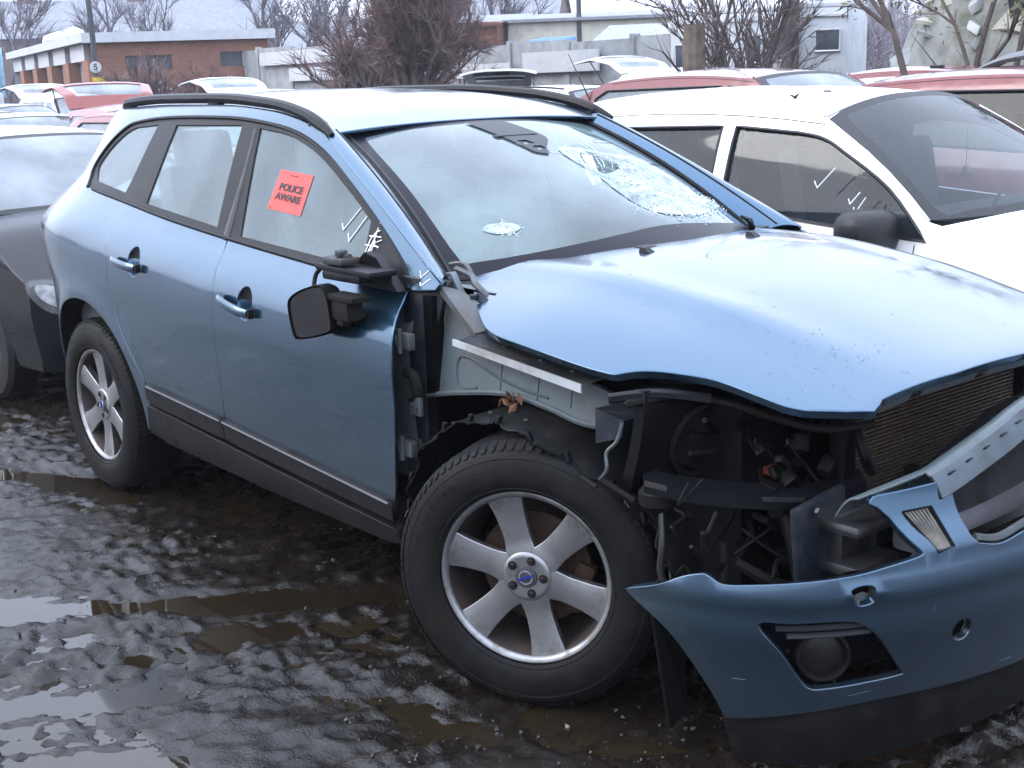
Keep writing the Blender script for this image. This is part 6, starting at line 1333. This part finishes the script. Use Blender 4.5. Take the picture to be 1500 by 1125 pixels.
REDP2 = carpaint('orange_red_paint', (.20, .022, .012), metal=.1, spec=.2, rough=.35)
BLACKP = carpaint('black_paint', (.010, .010, .014), metal=0, spec=.0, rough=.25, coat=.7, dirt=(.008, .0075, .0075))
SILVER_AND_SHEEN = carpaint('silver_paint_and_sky_sheen', (.45, .47, .50), metal=.7, rough=.35)
BLUEP = carpaint('dark_blue_paint', (.06, .09, .30), metal=.3, rough=.35)
gh0 = lambda x, y: float(gheight(np.array([x]), np.array([y]), False)[0])
SW2 = None
# white hatchback parked alongside
BLKM = mat('black_mirror_plastic', (.008, .008, .010), .45, 0, var=.2, scale=30, bump=.1, bscale=200)
wc = gcar('white_hatchback', 'white hatchback with black door mirrors parked alongside the blue crossover', 'car', (.97, 2.78, .04), 0, WHITE, crown=.105, wfront=.14, L=4.0, Wd=1.76, H=1.465, zbase=.955, wb=2.55, fo=.80, hoodL=.95, ws_run=.66, roof_len=1.85, belt_z=(.82, 1.06), glass=GLC, mirror=BLKM, doors=2)
wpn = MB(); WY = lambda x, z: (x, 1.872-.0+.30*max(0, z-.95)-.97*0-2.78, z)
for st in ([(1.50, 1.145), (1.52, 1.115), (1.60, 1.205)], [(1.70, 1.075), (1.712, 1.052), (1.755, 1.105)], [(1.735, 1.04), (1.745, 1.012), (1.79, 1.085)]):
    wpn.tube([(x-.97, -(.88*(1-.29*max(0, z-.93)))+.012-.018, z-.04) for x, z in st], .0028, 5)
wpn.build('pen_ticks', WHITEPEN, wc)
b = MB(); b.tube([(.25, -.66, 1.487), (.275, -.655, 1.475), (.30, -.66, 1.492)], [.004, .010, .003], 5); b.tube([(.36, -.55, 1.50), (.40, -.55, 1.499)], .005, 4); b.build('roof_fixing', SEAL, wc)
b = MB(); b.tube([(.62, .28, 1.33), (.62, .28, 1.10)], .002, 4); b.lathe([(.0001, -.035), (.022, -.012), (.016, .018), (.0001, .03)], 8, Matrix.Translation((.62, .28, 1.08))); b.build('hanging_air_freshener', mat('freshener', (.25, .16, .15), .7), wc)
b = MB(); b.tube([(1.30, -.45, .93), (1.12, -.30, .985), (.98, .0, 1.02)], [.014, .010, .006], 6); b.tube([(1.32, -.50, .92), (1.25, -.45, .95)], .022, 6); b.build('wiper_arm', SEAL, wc)
bc = gcar('black_hatchback', 'black hatchback nose-in directly behind the tail of the blue crossover', 'car', (-3.42, .14, 0), math.radians(2), BLACKP, L=4.1, Wd=1.74, H=1.45, wb=2.55, fo=.80, hoodL=1.08, ws_run=.72, roof_len=1.7, belt_z=(.955, 1.02), glass=GLP)
for o in bc.children:  # roof of the black car repainted pale to imitate its sky reflection
    if o.name.startswith('roof'): o.data = o.data.copy(); o.data.materials[0] = SILVER_AND_SHEEN
r3 = gcar('red_hatchback', 'red hatchback with roof aerial parked beyond the white hatchback', 'car', (1.45, 5.18, .09), 0, REDP, L=4.1, Wd=1.74, H=1.53, wb=2.55, belt_z=(.95, 1.04), roof_len=1.9, glass=GLD, antenna=-.75, group='red cars in the far row')
r2 = gcar('red_hatchback', 'red hatchback with tall thin aerial seen over the white car roof', 'car', (-2.35, 6.35, .12), 0, REDP, L=4.2, Wd=1.74, H=1.55, wb=2.55, belt_z=(.93, 1.02), roof_len=1.75, glass=GLP, group='red cars in the far row')
b = MB(); b.tube([(-1.48, -.70, 1.20), (-1.82, -.72, 1.74)], [.010, .003], 6); b.bbox((-1.46, -.70, 1.19), (.09, .05, .04), .015); b.build('aerial', SEAL, r2)
gcar('white_car', 'white car showing only its roof between the two red hatchbacks', 'car', (-1.25, 7.7, .15), 0, WHITE, H=1.40, detail=False, antenna=.7, group='white cars in the yard')
gcar('red_car', 'red car farthest back at the right, roof under the pale heap', 'car', (-2.9, 10.6, .20), 0, REDP, H=1.44, detail=False, group='red cars in the far row')
lo_ = MB(); P = panel(cr([(-.42, -.30), (-.20, -.44), (.30, -.40), (.46, 0), (.30, .40), (-.20, .44), (-.42, .30), (-.46, 0)], 4, True), lambda x, y: np.stack([x, y, .10-.28*x*x-.12*y*y], -1), .08, holes=[circ(.02, .0, .09, .14, 16)], rim=.03)
lo_ = P.build('loose_boot_lid', mat('black_lid', (.03, .03, .034), .4, 0, var=.3, dirt=(.2, .2, .2), dirt_amt=.2)); lo_.location = (.62, 5.25, 1.625); lo_.scale = (.6, .6, .9); lo_.rotation_euler = (.10, -.22, .2); tag(lo_, 'black boot lid lying on the roof of the red hatchback', 'boot lid')
def at_px(px, D, z=0.): x, y = dirp(px, D); return (x, y, z)
def hinge_at(px, D, back=1.75, z=0.):       # car heading +x whose tailgate hinge sits in that direction
    x, y = dirp(px, D); return (x+back-.35, y, z)
gcar('white_people_carrier', 'tall white car with its tailgate raised behind the tall-aerial red car', 'car', hinge_at(957, 22), 0, WHITE, H=1.74, gate=1.30, glass=GLP, detail=False, belt_z=(1.0, 1.08), group='white cars in the yard')
gcar('white_estate', 'white estate with black roof rails just left of the tall-aerial red car', 'car', at_px(868, 19), math.radians(-4), WHITE, H=1.54, glass=GLP, rails=True, detail=False, roof_len=2.2, L=4.4, group='white cars in the yard')
gcar('white_hatchback', 'white hatchback lifting its tailgate just past the crossover roof', 'car', at_px(752, 28), math.radians(138), WHITE, H=1.56, gate=1.35, glass=GLP, detail=False, group='white cars in the yard')
gcar('white_car', 'white car whose roof barely shows in front of the big brown bush', 'car', at_px(615, 27), math.radians(10), WHITE, H=1.58, detail=False, group='white cars in the yard')
gcar('white_hatchback', 'white hatchback with open tailgate in front of the concrete wall', 'car', hinge_at(388, 25), 0, WHITE, H=1.62, gate=1.30, glass=GLP, detail=False, group='white cars in the yard')
gcar('orange_red_hatchback', 'orange-red hatchback with open tailgate in front of the brick building', 'car', hinge_at(196, 19.5), math.radians(-6), REDP2, H=1.50, gate=1.35, glass=GLP, detail=False)
gcar('orange_red_car', 'orange-red car nearest behind the crossover tail, roof and side windows showing', 'car', (-10.2, 4.45, 0), math.radians(0), REDP2, H=1.43, glass=GLP)
gcar('silver_car', 'silver car at the far left above the black hatchback roof', 'car', (-13.2, 3.75, 0), math.radians(-12), SILVER_AND_SHEEN, H=1.42, glass=GLP, detail=False)
gcar('white_saloon', 'white car at the left edge of the yard beside the silver one', 'car', (-16.6, 4.2, .03), math.radians(15), WHITE, H=1.43, glass=GLP, detail=False, group='white cars in the yard')
gcar('dark_blue_hatchback', 'dark blue hatchback parked between the shutters and the silver car', 'car', at_px(62, 27), math.radians(20), BLUEP, H=1.52, glass=GLP, detail=False)
gcar('white_hatchback', 'white hatchback with open tailgate at the left in front of the shutters', 'car', hinge_at(122, 30), 0, WHITE, H=1.66, gate=1.30, glass=GLP, detail=False, group='white cars in the yard')
# ---------------------------------------------------------------- damp winter air
hz = MB(); x0, x1, y0, y1, z0, z1 = -430, 310, -270, 430, -3, 48
hz.add([(x0, y0, z0), (x1, y0, z0), (x1, y1, z0), (x0, y1, z0), (x0, y0, z1), (x1, y0, z1), (x1, y1, z1), (x0, y1, z1)], [(0, 3, 2, 1), (4, 5, 6, 7), (0, 1, 5, 4), (1, 2, 6, 5), (2, 3, 7, 6), (3, 0, 4, 7)])
hm = bpy.data.materials.new('haze'); hm.use_nodes = True; t = hm.node_tree; t.nodes.clear()
ho_ = t.nodes.new('ShaderNodeOutputMaterial'); pv = t.nodes.new('ShaderNodeVolumePrincipled'); pv.inputs['Density'].default_value = .0008; pv.inputs['Color'].default_value = (.90, .93, 1., 1); pv.inputs['Anisotropy'].default_value = .1
hm.cycles.homogeneous_volume = True
t.links.new(pv.outputs[0], ho_.inputs['Volume'])
tag(hz.build('haze', hm, kind='stuff', smooth=False), 'thin bluish winter haze over the whole yard', 'haze')
